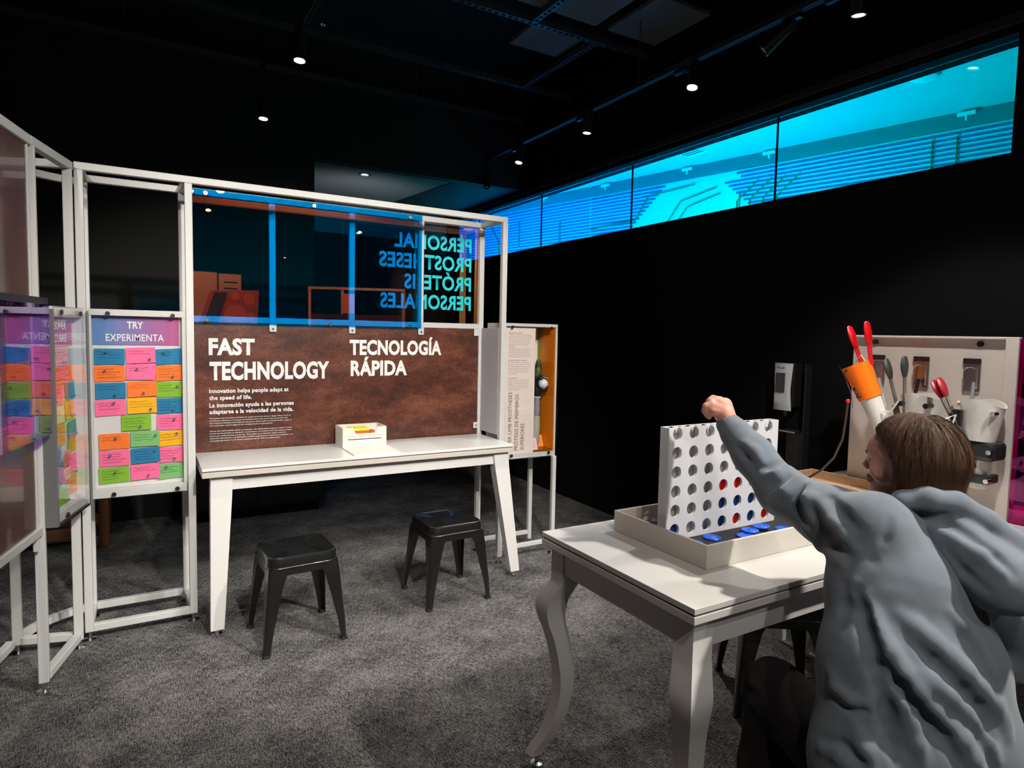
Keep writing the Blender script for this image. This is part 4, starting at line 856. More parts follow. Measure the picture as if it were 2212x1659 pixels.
tongs(c1-ax1_*.10+Vector((0, -.025, 0)), c1+Vector((.0, .012, .200)), .040, M_RSIL, M_RSIL, a1, 'red_tip', tlen=.100, w=.010, aw=.028)
MB().tube([b0+ax1_*.31+Vector((-.055, .05, 0)), b0+ax1_*.24+Vector((-.065, .04, 0)), b0+ax1_*.18+Vector((-.06, .045, 0)), b0+ax1_*.13+Vector((-.055, .06, -.02))], .0018, 6).build('control_cable', M_CHROME, a1, True)
for q in (.29, .20, .165): MB().sph(b0+ax1_*q+Vector((-.052, .022, 0)), .010, n=12).build('cable_clamp', M_BLKMET, a1, True)
e0 = Vector((2.70, 1.70, 1.225))
MB().rev(e0, (0, 0, 1), [(.007, 0), (.009, .004), (.009, .012), (.006, .016)], 14).build('cable_stop', M_RSIL, a1, True)
cab = [(2.70, 1.70, 1.225), (2.70, 1.705, 1.15), (2.70, 1.715, 1.06), (2.69, 1.745, .97), (2.68, 1.80, .90), (2.68, 1.86, .855), (2.69, 1.93, .83), (2.72, 2.0, .815)]
MB().tube(cab, .0052, 10).build('cable_housing', mat('black_rubber_tube', (.05, .03, .03), .35), a1, True)
MB().tube([c1+Vector((-.02, 0, .03)), c1+Vector((-.03, -.03, .06)), c1+Vector((-.02, -.045, .035)), c1+Vector((-.01, -.04, .01))], .003, 6).build('rubber_band', mat('cream_rubber', (.7, .62, .4), .5), a1, True)
MB().bar(b0+ax1_*.02+Vector((.04, 0, 0)), (BX-.0256, 1.70, 1.33), .012).build('hanger_strap', M_STEEL, a1)
a2_ = thing('tong_arm_grey', 'gripping arm of a white cuff and black tipped steel tongs on the middle hook', 'prosthesis', (2.80, 1.5, 1.12), 'gripping arms on the cream board')
tongs((2.78, 1.492, 1.13), (2.78, 1.545, 1.435), .038, M_DSIL, M_STEEL, a2_, 'black_tip', tlen=.090, w=.013, aw=.020)
shell('white_cuff', (2.84, 1.455, 1.14), (.03, 0, 1), .062, .080, .135, M_SHELL, a2_, wave=.012)
for y in (1.50, 1.395): MB().cyl((2.80, y, 1.24), (2.752, y, 1.24), .011, n=16).build('rivet', M_BLKMET, a2_, True)
MB().box(2.775, 1.38, 1.075, 2.90, 1.52, 1.139, .012).build('black_socket', M_BLKPL, a2_)
MB().bar((2.765, 1.525, 1.23), (2.765, 1.50, 1.13), .022, .006, up=(1, 0, 0)).build('strap', mat('dark_brown_leather', (.05, .035, .03), .5), a2_)
MB().tube([(2.755, 1.57, 1.20), (2.75, 1.535, 1.20), (2.752, 1.505, 1.25)], .0035, 8).build('rubber_band', mat('white_cord', (.75, .72, .66), .5), a2_, True)
MB().bar((2.895, 1.515, 1.26), (BX-.0256, 1.52, 1.34), .012).build('hanger_strap', M_BLKMET, a2_)
a3_ = thing('tong_arm_red', 'gripping arm of a white cuff and dark red tipped tongs on the right hook', 'prosthesis', (2.82, 1.27, 1.1), 'gripping arms on the cream board')
tongs((2.76, 1.235, 1.10), (2.76, 1.365, 1.355), .012, M_DRED, M_CHROME, a3_, 'red_tip', tlen=.080, w=.014, aw=.022)
shell('white_cuff', (2.83, 1.225, 1.12), (.03, -.03, 1), .055, .078, .15, M_SHELL, a3_, wave=.014)
MB().box(2.78, 1.15, 1.045, 2.90, 1.30, 1.119, .018).build('black_socket', M_BLKPL, a3_)
MB().rev((2.84, 1.22, .93), (0, 0, 1), [(.030, 0), (.036, .01), (.040, .10), (.042, .114)], 20).build('lower_sleeve', M_SHELL, a3_, True)
MB().box(2.785, 1.165, .955, 2.875, 1.24, .990, .006).build('wrist_band', M_BLKPL, a3_)
MB().box(2.755, 1.262, 1.10, 2.775, 1.30, 1.24, .003).build('dark_handle', M_BLKMET, a3_)
for y, z in ((1.158, 1.235), (1.162, 1.085), (1.165, .972)): MB().cyl((2.80, y, z), (2.765, y, z), .009, n=14).build('rivet', M_CHROME, a3_, True)
MB().tube([(2.75, 1.345, 1.08), (2.745, 1.31, 1.20), (2.745, 1.275, 1.22), (2.745, 1.30, 1.12), (2.75, 1.29, 1.06)], .0035, 8).build('white_cord', mat('white_cord', (1, 1, 1)), a3_, True)
MB().cyl((2.80, 1.295, 1.262), (2.80, 1.20, 1.262), .009, n=14).build('wooden_peg', mat('pale_wood_peg', (.55, .36, .14), .5), a3_, True)
MB().bar((2.885, 1.285, 1.26), (BX-.0256, 1.300, 1.34), .012).build('hanger_strap', M_BLKMET, a3_)
# wooden tray on the rear table
wt = thing('wooden_tray', 'shallow pale wooden tray on the rear table beside the cream board', 'tray', (2.82, 1.8, T2Z))
M_PW = mat('pale_birch', (.62, .44, .28), .5, noise=(6, (.52, .34, .20), .35, .7, (1, 10, 10)))
MB().box(2.70, 1.56, T2Z+.0005, 2.93, 2.02, T2Z+.008).build('tray_floor', M_PW, wt)
for a in ((2.70, 1.56, 2.71, 2.02), (2.92, 1.56, 2.93, 2.02), (2.7102, 1.56, 2.9198, 1.57), (2.7102, 2.01, 2.9198, 2.02)): MB().box(a[0], a[1], T2Z+.0082, a[2], a[3], T2Z+.05, .001).build('tray_side', M_PW, wt)
# soap dispenser on the right wall with its drip post
sd = thing('soap_dispenser', 'white and black wall mounted hand sanitiser dispenser on the dark wall', 'dispenser', (3.30, 2.46, 1.1))
MB().box(3.262, 2.395, 1.10, XW-.0005, 2.525, 1.362, .012).build('housing', M_BLKPL, sd)
def disp_front():
    mb = MB(); L_ = []
    for k in range(9):
        f = k/8; z = 1.083+(1.362-1.083)*f; wd_ = .050+.013*abs(f-.45)*2; bul = .020*math.sin(math.pi*f)**.5+.004
        L_.append([Vector(p) for p in ((3.258, 2.462-wd_, z), (3.258-bul, 2.462-wd_*.8, z), (3.258-bul-.004, 2.462, z), (3.258-bul, 2.462+wd_*.8, z), (3.258, 2.462+wd_, z))])
    return mb.loft(L_).build('front_cover', mat('light_grey_plastic', (.72, .75, .78), .35), sd, True)
disp_front()
MB().box(3.224, 2.432, 1.19, 3.2335, 2.492, 1.305, .003).build('sight_window', mat('smoked_window', (.06, .065, .07), .2), sd)
text_obj('logo', 'Purell', (3.234, 2.490, 1.330), (0, -1, 0), (0, 0, 1), .05, .012, mat('navy_print', hexc('#27407c'), .5), sd, bold=.03)
MB().cyl((3.29, 2.462, 1.099), (3.29, 2.462, 1.045), .016, .010, n=18).build('nozzle', mat('smoked_window', (1, 1, 1)), sd, True)
dp = thing('dispenser_post', 'slim black stand below the sanitiser dispenser with a drip tray', 'stand', (3.31, 2.35, 0))
MB().box(3.29, 2.335, .0, 3.345, 2.343, 1.36, .001).build('side_plate', mat('dark_grey_metal', (.03, .03, .03), .4, .4), dp)
MB().box(3.25, 2.36, .955, 3.345, 2.47, .965, .002).build('drip_tray', M_STEEL, dp)
MB().box(3.325, 2.3445, .0, 3.345, 2.475, .954, .001).build('back_plate', M_BLKPL, dp)
# ================================================================== things behind the camera that the film panes mirror
M_RPW = mat('white_exhibit_print', (.75, .72, .68), .5)
M_RPD = mat('black_exhibit_print', (.03, .03, .03), .5)
ra = thing('rear_info_board', 'pale information board behind the camera, mirrored red at the left of the film', 'exhibit board', (.66, -1.5, 0))
MB().box(.20, -1.53, 1.55, .845, -1.50, 2.21, .01).build('board', M_RPW, ra); MB().box(.86, -1.53, 1.55, 1.13, -1.50, 2.20, .01).build('board', M_RPW, ra)
for x in (.3, 1.05): MB().box(x-.02, -1.57, 0, x+.02, -1.535, 2.1).build('post', M_WHITE, ra)
for z in (2.08, 2.0, 1.93): MB().box(.92, -1.4995, z, 1.08, -1.498, z+.02).build('printed_bar', M_RPD, ra)
rb = thing('rear_poster_board', 'tilted poster board behind the camera with round shapes, mirrored in the film', 'exhibit board', (1.0, -1.2, 0))
MB().prism([(.60, -1.22, 1.55), (1.28, -1.22, 1.55), (1.30, -1.22, 1.99), (.74, -1.22, 1.96)], (0, .02, 0)).build('board', mat('rust_exhibit_print', hexc('#b06a50'), .5), rb)
MB().prism([(.66, -1.199, 1.56), (.82, -1.199, 1.56), (.93, -1.199, 1.95), (.78, -1.199, 1.94)], (0, .004, 0)).build('dark_band', mat('green_black_print', (.03, .07, .06), .5), rb)
for x, z, r in ((1.02, 1.66, .13), (1.18, 1.87, .07), (1.02, 1.90, .05), (1.2, 1.65, .05)): MB().cyl((x, -1.1995, z), (x, -1.195, z), r, n=28).build('round_print', mat('pale_rust_print', hexc('#d98a70'), .5), rb)
for x in (.8, 1.2): MB().box(x-.02, -1.26, 0, x+.02, -1.225, 1.8).build('post', M_WHITE, rb)
rc = thing('rear_display_frame', 'white tube frame with brown panels behind the camera on the right side', 'display frame', (2.6, -1.0, 0))
for x, y in ((1.95, -1.3), (2.35, -1.15), (3.1, -.8)): MB().bar((x, y, 0), (x, y, 2.05), .034).build('post', M_WHITE, rc)
MB().bar((1.933, -1.307, 2.067), (3.117, -.793, 2.067), .034).build('top_rail', M_WHITE, rc)
MB().prism([(1.97, -1.30, 1.2), (3.08, -.82, 1.2), (3.08, -.82, 1.72), (1.97, -1.30, 1.72)], (-.004, .01, 0)).build('brown_panel', M_RUST, rc)
MB().prism([(2.36, -1.14, 1.73), (2.5, -1.08, 1.73), (2.5, -1.08, 2.0), (2.36, -1.14, 2.0)], (-.004, .01, 0)).build('yellow_panel', NC['yellow'], rc)
# ================================================================== smooth-union modelling grid (numpy), meshed with surface nets
class Field:
    def __init__(s, lo, hi, h):
        s.lo = np.array(lo, float); s.h = h; s.n = np.ceil((np.array(hi)-s.lo)/h).astype(int)+1
        s.D = np.full(s.n, .2, np.float32)
    def cone(s, a, b, ra, rb, k=.02, sub=False, flat=None):
        a = np.array(a, float); b = np.array(b, float); R = max(ra, rb)+k+3*s.h
        if flat is not None: R = R*max(1, flat[1])
        i0 = np.maximum(((np.minimum(a, b)-R-s.lo)/s.h).astype(int), 0); i1 = np.minimum(((np.maximum(a, b)+R-s.lo)/s.h).astype(int)+2, s.n)
        if (i1 <= i0).any(): return s
        g = [s.lo[d]+s.h*np.arange(i0[d], i1[d]) for d in range(3)]
        X, Y, Z = np.meshgrid(*g, indexing='ij', sparse=True)
        ba = b-a; L2 = max(ba@ba, 1e-9)
        t = np.clip(((X-a[0])*ba[0]+(Y-a[1])*ba[1]+(Z-a[2])*ba[2])/L2, 0, 1)
        dx, dy, dz = X-a[0]-t*ba[0], Y-a[1]-t*ba[1], Z-a[2]-t*ba[2]
        if flat is not None:
            n = np.array(flat[0], float); n /= np.linalg.norm(n); q = (dx*n[0]+dy*n[1]+dz*n[2])*(1/flat[1]-1)
            dx, dy, dz = dx+n[0]*q, dy+n[1]*q, dz+n[2]*q
        d = (np.sqrt(dx*dx+dy*dy+dz*dz)-(ra+(rb-ra)*t)).astype(np.float32)
        V = s.D[i0[0]:i1[0], i0[1]:i1[1], i0[2]:i1[2]]
        if sub:
            hh = np.clip(.5-.5*(V+d)/k, 0, 1); V[...] = V*(1-hh)+(-d)*hh+k*hh*(1-hh)
        else:
            hh = np.clip(.5+.5*(V-d)/k, 0, 1); V[...] = V*(1-hh)+d*hh-k*hh*(1-hh)
        return s
    def path(s, pts, k=.02, sub=False, flat=None):   # pts: (x, y, z, r)
        for p, q in zip(pts[:-1], pts[1:]): s.cone(p[:3], q[:3], p[3], q[3], k, sub, flat)
        return s
    def at(s, P):
        i = np.clip(np.round((np.asarray(P)-s.lo)/s.h).astype(int), 0, s.n-1); return s.D[tuple(i.T)]
    def mesh(s):
        D = s.D; S = D < 0; n = D.shape
        c = np.zeros((n[0]-1, n[1]-1, n[2]-1), np.uint8)
        for i in (0, 1):
            for j in (0, 1):
                for k in (0, 1): c += S[i:n[0]-1+i, j:n[1]-1+j, k:n[2]-1+k]
        act = (c > 0) & (c < 8); idx = np.argwhere(act); vid = np.full(act.shape, -1, np.int32); vid[act] = np.arange(len(idx))
        acc = np.zeros((len(idx), 3)); cnt = np.zeros(len(idx))
        off = [(i, j, k) for i in (0, 1) for j in (0, 1) for k in (0, 1)]
        for a in off:
            for ax in range(3):
                if a[ax]: continue
                b = list(a); b[ax] = 1
                va = D[idx[:, 0]+a[0], idx[:, 1]+a[1], idx[:, 2]+a[2]]; vb = D[idx[:, 0]+b[0], idx[:, 1]+b[1], idx[:, 2]+b[2]]
                m = (va < 0) != (vb < 0); t = np.where(m, va/np.where(m, va-vb, 1), 0)
                p = np.array(a, float)[None]+t[:, None]*(np.array(b)-np.array(a))[None]
                acc += p*m[:, None]; cnt += m
        V = s.lo+(idx+acc/cnt[:, None])*s.h
        F = []
        for ax in range(3):
            u, v = [(1, 2), (2, 0), (0, 1)][ax]
            sl0 = [slice(None)]*3; sl1 = [slice(None)]*3; sl0[ax] = slice(0, -1); sl1[ax] = slice(1, None)
            e = S[tuple(sl0)] != S[tuple(sl1)]; E = np.argwhere(e); fl = S[tuple(sl0)][e]
            ok = (E[:, u] > 0) & (E[:, v] > 0) & (E[:, u] < n[u]-1) & (E[:, v] < n[v]-1); E, fl = E[ok], fl[ok]
            q = []
            for du, dv in ((1, 1), (0, 1), (0, 0), (1, 0)):
                e2 = E.copy(); e2[:, u] -= du; e2[:, v] -= dv; q.append(vid[e2[:, 0], e2[:, 1], e2[:, 2]])
            q = np.stack(q, 1); q[~fl] = q[~fl][:, ::-1]; F.append(q)
        return V, np.concatenate(F)
    def relax(s, V, F, it=2, lam=.5):
        e = np.concatenate([F[:, [0, 1]], F[:, [1, 2]], F[:, [2, 3]], F[:, [3, 0]]]); e = np.concatenate([e, e[:, ::-1]])
        cnt = np.bincount(e[:, 0], minlength=len(V))[:, None]
        for _ in range(it):
            A = np.stack([np.bincount(e[:, 0], weights=V[e[:, 1], d], minlength=len(V)) for d in range(3)], 1)
            V = V+(A/np.maximum(cnt, 1)-V)*lam
        return V
# body landmarks and cloth folds, world metres (x, y, z[, radius])
HOODIE = {'torso_l':[(1.5005,0.8596,1.0424,0.085),(1.4903,0.8334,0.9279,0.112),(1.4293,0.7992,0.7661,0.116),(1.3877,0.7734,0.5626,0.124),(1.3751,0.7482,0.4426,0.126)],'torso_m':[(1.5887,0.8253,0.9875,0.08),(1.5568,0.8038,0.9145,0.118),(1.5169,0.7576,0.7631,0.12),(1.4814,0.7168,0.565,0.122),(1.4689,0.7027,0.4373,0.124)],'torso_r':[(1.7403,0.8037,0.9876,0.08),(1.6218,0.8101,0.8998,0.118),(1.6236,0.7375,0.7339,0.122),(1.6036,0.6782,0.569,0.12),(1.5792,0.6583,0.4247,0.122)],'shoulders':[(1.5123,0.8648,1.0506,0.075),(1.655,0.8349,1.0246,0.06),(1.8195,0.8026,0.9878,0.075)],'arm_l':[(1.5005,0.8596,1.0424,0.087),(1.5173,0.9903,1.0461,0.075),(1.5179,1.1332,1.0786,0.063),(1.5245,1.2409,1.1594,0.054),(1.5291,1.3126,1.2128,0.047)],'cuff_l':[(1.5268,1.3144,1.2183,0.042),(1.5261,1.3399,1.2389,0.038)],'arm_r':[(1.8193,0.8018,0.9759,0.075),(1.9292,0.7698,0.8177,0.066),(2.0321,0.7448,0.6964,0.064),(2.0159,0.762,0.6406,0.058),(1.8748,0.8345,0.6234,0.05),(1.7995,0.8805,0.6278,0.042)],'hood':[(1.6086,0.8084,1.0754,0.04),(1.6314,0.7569,1.0433,0.056),(1.6352,0.7042,0.9989,0.064),(1.6463,0.66,0.9683,0.068),(1.6704,0.633,0.9593,0.064)],'hood_rim':[(1.5539,0.8658,1.0862,0.022),(1.5506,0.8235,1.1197,0.026),(1.5819,0.7821,1.1325,0.028),(1.6378,0.7474,1.1208,0.03),(1.6932,0.7106,1.0808,0.032),(1.7369,0.6688,1.0341,0.036),(1.7558,0.6184,0.9865,0.04)],'hood_side':[(1.7154,0.6915,1.0084,0.05),(1.7493,0.633,0.9718,0.05)]}
FOLDS = [('r',[(1.376,0.807,0.926,0.0086),(1.377,0.79,0.893,0.019),(1.367,0.768,0.865,0.019),(1.366,0.738,0.834,0.019),(1.377,0.715,0.798,0.019),(1.4,0.693,0.762,0.019),(1.424,0.673,0.724,0.019),(1.451,0.654,0.69,0.019),(1.469,0.631,0.662,0.019),(1.483,0.615,0.626,0.019),(1.497,0.599,0.59,0.0086)]),('r',[(1.419,0.749,0.903,0.0077),(1.436,0.722,0.879,0.017),(1.454,0.695,0.855,0.017),(1.481,0.672,0.825,0.017),(1.508,0.648,0.795,0.017),(1.544,0.635,0.756,0.017),(1.581,0.621,0.716,0.017),(1.593,0.611,0.681,0.017),(1.587,0.594,0.656,0.0077)]),('r',[(1.412,0.695,0.798,0.0077),(1.435,0.674,0.774,0.017),(1.46,0.655,0.749,0.017),(1.494,0.641,0.715,0.017),(1.53,0.628,0.68,0.017),(1.535,0.611,0.65,0.017),(1.538,0.593,0.621,0.0077)]),('r',[(1.357,0.721,0.77,0.0072),(1.369,0.706,0.733,0.016),(1.381,0.691,0.696,0.016),(1.381,0.677,0.659,0.016),(1.382,0.664,0.621,0.0072)]),('v',[(1.369,0.816,0.941,0.0063),(1.363,0.799,0.903,0.014),(1.351,0.778,0.87,0.014),(1.338,0.757,0.84,0.014),(1.338,0.745,0.804,0.014),(1.332,0.729,0.767,0.014),(1.337,0.72,0.724,0.014),(1.336,0.71,0.69,0.014),(1.332,0.698,0.658,0.014),(1.328,0.686,0.621,0.0063)]),('v',[(1.346,0.728,0.81,0.0045),(1.367,0.71,0.775,0.01),(1.388,0.693,0.74,0.01),(1.41,0.672,0.706,0.01),(1.429,0.649,0.675,0.01),(1.442,0.621,0.626,0.0045)]),('v',[(1.416,0.7,0.846,0.0045),(1.442,0.68,0.818,0.01),(1.46,0.658,0.793,0.01),(1.492,0.642,0.756,0.01),(1.531,0.629,0.715,0.01),(1.538,0.616,0.684,0.01),(1.545,0.602,0.654,0.0045)]),('v',[(1.369,0.848,0.943,0.0054),(1.357,0.835,0.898,0.012),(1.338,0.834,0.86,0.0054)]),('r',[(1.304,0.769,0.677,0.0063),(1.298,0.734,0.637,0.014),(1.292,0.713,0.591,0.0063)]),('v',[(1.303,0.83,0.75,0.0032),(1.299,0.814,0.724,0.007),(1.302,0.783,0.71,0.007),(1.316,0.751,0.712,0.0032)]),('r',[(1.307,0.828,0.76,0.0036),(1.302,0.811,0.736,0.008),(1.307,0.781,0.722,0.008),(1.319,0.75,0.724,0.0036)]),('r',[(1.52,0.693,0.908,0.0063),(1.54,0.677,0.879,0.014),(1.568,0.665,0.846,0.014),(1.586,0.637,0.791,0.0063)]),('v',[(1.455,0.796,1.097,0.0027),(1.432,0.794,1.054,0.006),(1.405,0.805,1.008,0.006),(1.382,0.821,0.969,0.0027)]),('V',[(1.538,0.8,1.1,0.0054),(1.575,0.779,1.091,0.012),(1.587,0.746,1.089,0.012),(1.593,0.694,1.067,0.012),(1.594,0.668,1.049,0.012),(1.598,0.644,1.032,0.012),(1.6,0.608,1.007,0.0054)]),('R',[(1.581,0.721,1.053,0.0054),(1.588,0.671,1.03,0.012),(1.594,0.627,1.002,0.0054)]),('V',[(1.563,0.731,1.032,0.0045),(1.563,0.69,0.991,0.01),(1.569,0.645,0.964,0.0045)]),('v',[(1.476,1.035,1.12,0.0059),(1.447,1.032,1.087,0.013),(1.434,1.018,1.054,0.013),(1.435,0.991,1.021,0.0059)]),('r',[(1.495,1.03,1.124,0.0059),(1.453,1.009,1.094,0.013),(1.439,0.987,1.054,0.0059)]),('v',[(1.446,1.129,1.062,0.0054),(1.453,1.1,1.103,0.012),(1.489,1.092,1.134,0.0054)]),('r',[(1.452,1.114,1.05,0.0054),(1.459,1.08,1.094,0.012),(1.502,1.071,1.13,0.0054)]),('v',[(1.544,1.146,1.157,0.004),(1.483,1.14,1.148,0.009),(1.472,1.17,1.146,0.004)]),('r',[(1.512,1.117,1.147,0.0045),(1.476,1.122,1.132,0.01),(1.464,1.154,1.121,0.0045)]),('r',[(1.459,0.987,1.099,0.0054),(1.424,0.916,1.06,0.012),(1.411,0.877,1.039,0.012),(1.406,0.844,1.017,0.0054)]),('v',[(1.435,0.985,1.076,0.0049),(1.423,0.932,1.033,0.011),(1.404,0.891,1.017,0.011),(1.387,0.851,1.001,0.0049)]),('r',[(1.44,1.004,1.025,0.0054),(1.458,0.966,0.985,0.012),(1.389,0.868,0.981,0.0054)]),('v',[(1.465,0.953,1.11,0.0045),(1.422,0.895,1.091,0.01),(1.411,0.844,1.065,0.0045)]),('v',[(1.471,1.261,1.187,0.0032),(1.466,1.218,1.168,0.007),(1.466,1.188,1.134,0.0032)]),('r',[(1.482,1.238,1.2,0.004),(1.482,1.204,1.183,0.009),(1.482,1.173,1.155,0.004)]),('v',[(1.268,0.81,0.623,0.004),(1.273,0.77,0.632,0.009),(1.282,0.728,0.615,0.004)]),('r',[(1.267,0.814,0.603,0.0054),(1.272,0.773,0.608,0.012),(1.276,0.739,0.591,0.0054)])]
HEAD_C, HEAD_F = (1.6555,0.8714,1.1958), (-0.4082,0.9128,0.0145)
LEGS = {'thigh_l':[(1.4062,0.7805,0.4969,0.105),(1.4339,0.9291,0.5135,0.088),(1.4475,1.0768,0.5593,0.074)],'knee':(1.4471,1.0878,0.5473),'thigh_r':[(1.5145,0.7143,0.4891,0.1),(1.533,0.845,0.5059,0.088),(1.5351,0.9854,0.5195,0.07)],'wrist_r':(1.7995,0.8805,0.6278),'pelvis':(1.4614,0.7137,0.5196)}
HAND = {'wrist':[(1.5291,1.3126,1.2128,0.026),(1.5262,1.3402,1.2431,0.023),(1.5184,1.3528,1.269,0.027),(1.5091,1.3601,1.2899,0.026)],'palm2':[(1.5358,1.3533,1.261,0.022),(1.533,1.3637,1.2971,0.022)],'index':[(1.5088,1.3495,1.3024,0.0125),(1.4844,1.3536,1.3156,0.0115),(1.4638,1.3599,1.3114,0.01),(1.4552,1.364,1.2973,0.009)],'middle':[(1.4975,1.3496,1.2915,0.012),(1.4646,1.3528,1.3023,0.0115),(1.4478,1.3625,1.2963,0.01),(1.4514,1.3651,1.2819,0.009)],'ring':[(1.4949,1.3503,1.2803,0.0115),(1.462,1.3533,1.2884,0.011),(1.449,1.3666,1.2818,0.0095),(1.4574,1.3664,1.2702,0.0085)],'little':[(1.501,1.3516,1.2685,0.01),(1.4742,1.3565,1.2734,0.0095),(1.4635,1.3684,1.2683,0.0085),(1.472,1.3685,1.2594,0.0075)],'thumb':[(1.5416,1.3636,1.2882,0.013),(1.5326,1.3825,1.3096,0.011),(1.5092,1.3913,1.3153,0.01),(1.4855,1.3875,1.3079,0.009)],'held_disc':(1.4644,1.3826,1.3063)}
HAIR = {'main':(1.7023,0.856,1.2125),'low1':(1.6321,0.8579,1.1418),'low2':(1.7434,0.8252,1.1371),'tuft':[(1.5985,0.9462,1.1116),(1.6124,0.9354,1.0808)]}
# ================================================================== the seated person
def field_obj(F, name, m, parent, it=2, disp=None):
    V, Q = F.mesh(); V = F.relax(V, Q, it)
    me = bpy.data.meshes.new(name); me.vertices.add(len(V)); me.loops.add(len(Q)*4); me.polygons.add(len(Q))
    if disp is not None: V = disp(V)
    base = np.array(gp_.location) if parent is not None else 0
    me.vertices.foreach_set('co', (V-base).ravel()); me.loops.foreach_set('vertex_index', Q.ravel())
    me.polygons.foreach_set('loop_start', np.arange(len(Q))*4); me.polygons.foreach_set('loop_total', np.full(len(Q), 4)); me.polygons.foreach_set('use_smooth', np.ones(len(Q), bool))
    me.update(calc_edges=True); me.validate(); 
    if m is not None: me.materials.append(m)
    o = bpy.data.objects.new(name, me); COL.objects.link(o); o.parent = parent
    return o
M_SKIN = mat('light_skin', hexc('#e6ab98'), .5, noise=(40, hexc('#dd9484'), .3, .75, (1, 1, 1)), bump=(300, .1, .0006))
_b = M_SKIN.node_tree.nodes['Principled BSDF']; _b.inputs['Subsurface Weight'].default_value = .12; _b.inputs['Subsurface Radius'].default_value = (.012, .004, .002)
def fleece():
    m = mat('grey_blue_fleece', hexc('#747d86'), .95, sheen=.35, spec=.1, bump=(900, .4, .001), noise=(5, hexc('#6b747e'), .35, .65, (1, 1, 1)))
    return m
M_FLEECE = fleece(); M_TROUS = mat('dark_brown_knit', (.012, .009, .009), .95, bump=(160, .6, .002))
M_HAIR = bpy.data.materials.new('brown_hair'); M_HAIR.use_nodes = True
def hair_nodes():
    nt = M_HAIR.node_tree; b = nt.nodes['Principled BSDF']; b.inputs['Roughness'].default_value = .6; b.inputs['Specular IOR Level'].default_value = .3
    at = nt.nodes.new('ShaderNodeAttribute'); at.attribute_name = 'strand'; at.attribute_type = 'GEOMETRY'
    mp = nt.nodes.new('ShaderNodeMapping'); mp.inputs['Scale'].default_value = (70, 2.6, 1); n = nt.nodes.new('ShaderNodeTexNoise'); n.inputs['Scale'].default_value = 1.4; n.inputs['Detail'].default_value = 5
    r = nt.nodes.new('ShaderNodeValToRGB'); e = r.color_ramp.elements; e[0].position = .32; e[0].color = (*hexc('#2c1d14'), 1); e[1].position = .78; e[1].color = (*hexc('#6b4c35'), 1)
    x = e.new(.5); x.color = (*hexc('#47301f'), 1)
    bp = nt.nodes.new('ShaderNodeBump'); bp.inputs['Strength'].default_value = .45; bp.inputs['Distance'].default_value = .003
    nt.links.new(at.outputs['Vector'], mp.inputs[0]); nt.links.new(mp.outputs[0], n.inputs['Vector']); nt.links.new(n.outputs['Fac'], r.inputs[0]); nt.links.new(r.outputs[0], b.inputs['Base Color']); nt.links.new(n.outputs['Fac'], bp.inputs['Height']); nt.links.new(bp.outputs[0], b.inputs['Normal'])
hair_nodes()
gp_ = thing('person', 'person with brown hair in a grey blue hoodie, reaching over the game grid', 'person', (1.42, .68, 0))
C = np.array(HEAD_C); fd = np.array(HEAD_F); sd = np.cross(fd, [0, 0, 1]); sd /= np.linalg.norm(sd); up = np.cross(sd, fd)
def hd_(f, s, u): return tuple(C+fd*f+sd*s+up*u)
B = Field((1.18, .40, 0), (2.05, 1.50, 1.37), .0048)
# skull, face
B.cone(hd_(-.012, 0, .020), hd_(.010, 0, .024), .084, .080, .01, flat=(sd, .88)); B.cone(hd_(.012, 0, -.01), hd_(.040, 0, -.062), .066, .034, .03, flat=(sd, .92))
B.cone(hd_(.062, 0, -.078), hd_(.064, 0, -.084), .020, .017, .022); B.cone(hd_(.070, -.018, .030), hd_(.070, .018, .030), .020, .020, .02)
for q in (-1, 1):
    B.cone(hd_(.086, q*.012, .018), hd_(.078, q*.036, .018), .007, .006, .010); B.cone(hd_(.083, q*.030, .002), hd_(.083, q*.030, .002), .010, .010, .008, sub=True)
    B.cone(hd_(.070, q*.030, .001), hd_(.070, q*.030, .001), .0125, .0125, .002); B.cone(hd_(.062, q*.038, -.024), hd_(.060, q*.040, -.030), .020, .018, .02)
    B.cone(hd_(.000, q*.074, .004), hd_(-.008, q*.078, -.030), .012, .009, .006, flat=(sd, .5))
B.cone(hd_(.084, 0, .004), hd_(.095, 0, -.016), .0070, .0075, .012); B.cone(hd_(.095, 0, -.018), hd_(.094, 0, -.019), .0082, .0082, .006)
for q in (-1, 1): B.cone(hd_(.090, q*.009, -.024), hd_(.090, q*.009, -.024), .0062, .0062, .006)
B.cone(hd_(.086, -.016, -.044), hd_(.086, .016, -.044), .0055, .0055, .006, flat=(fd, 1.1)); B.cone(hd_(.083, -.013, -.055), hd_(.083, .013, -.055), .0065, .0065, .006); B.cone(hd_(.0925, -.016, -.0495), hd_(.0925, .016, -.0495), .0018, .0018, .003, sub=True)
B.cone(hd_(-.020, 0, -.050), HOODIE['shoulders'][1][:3], .046, .045, .02)
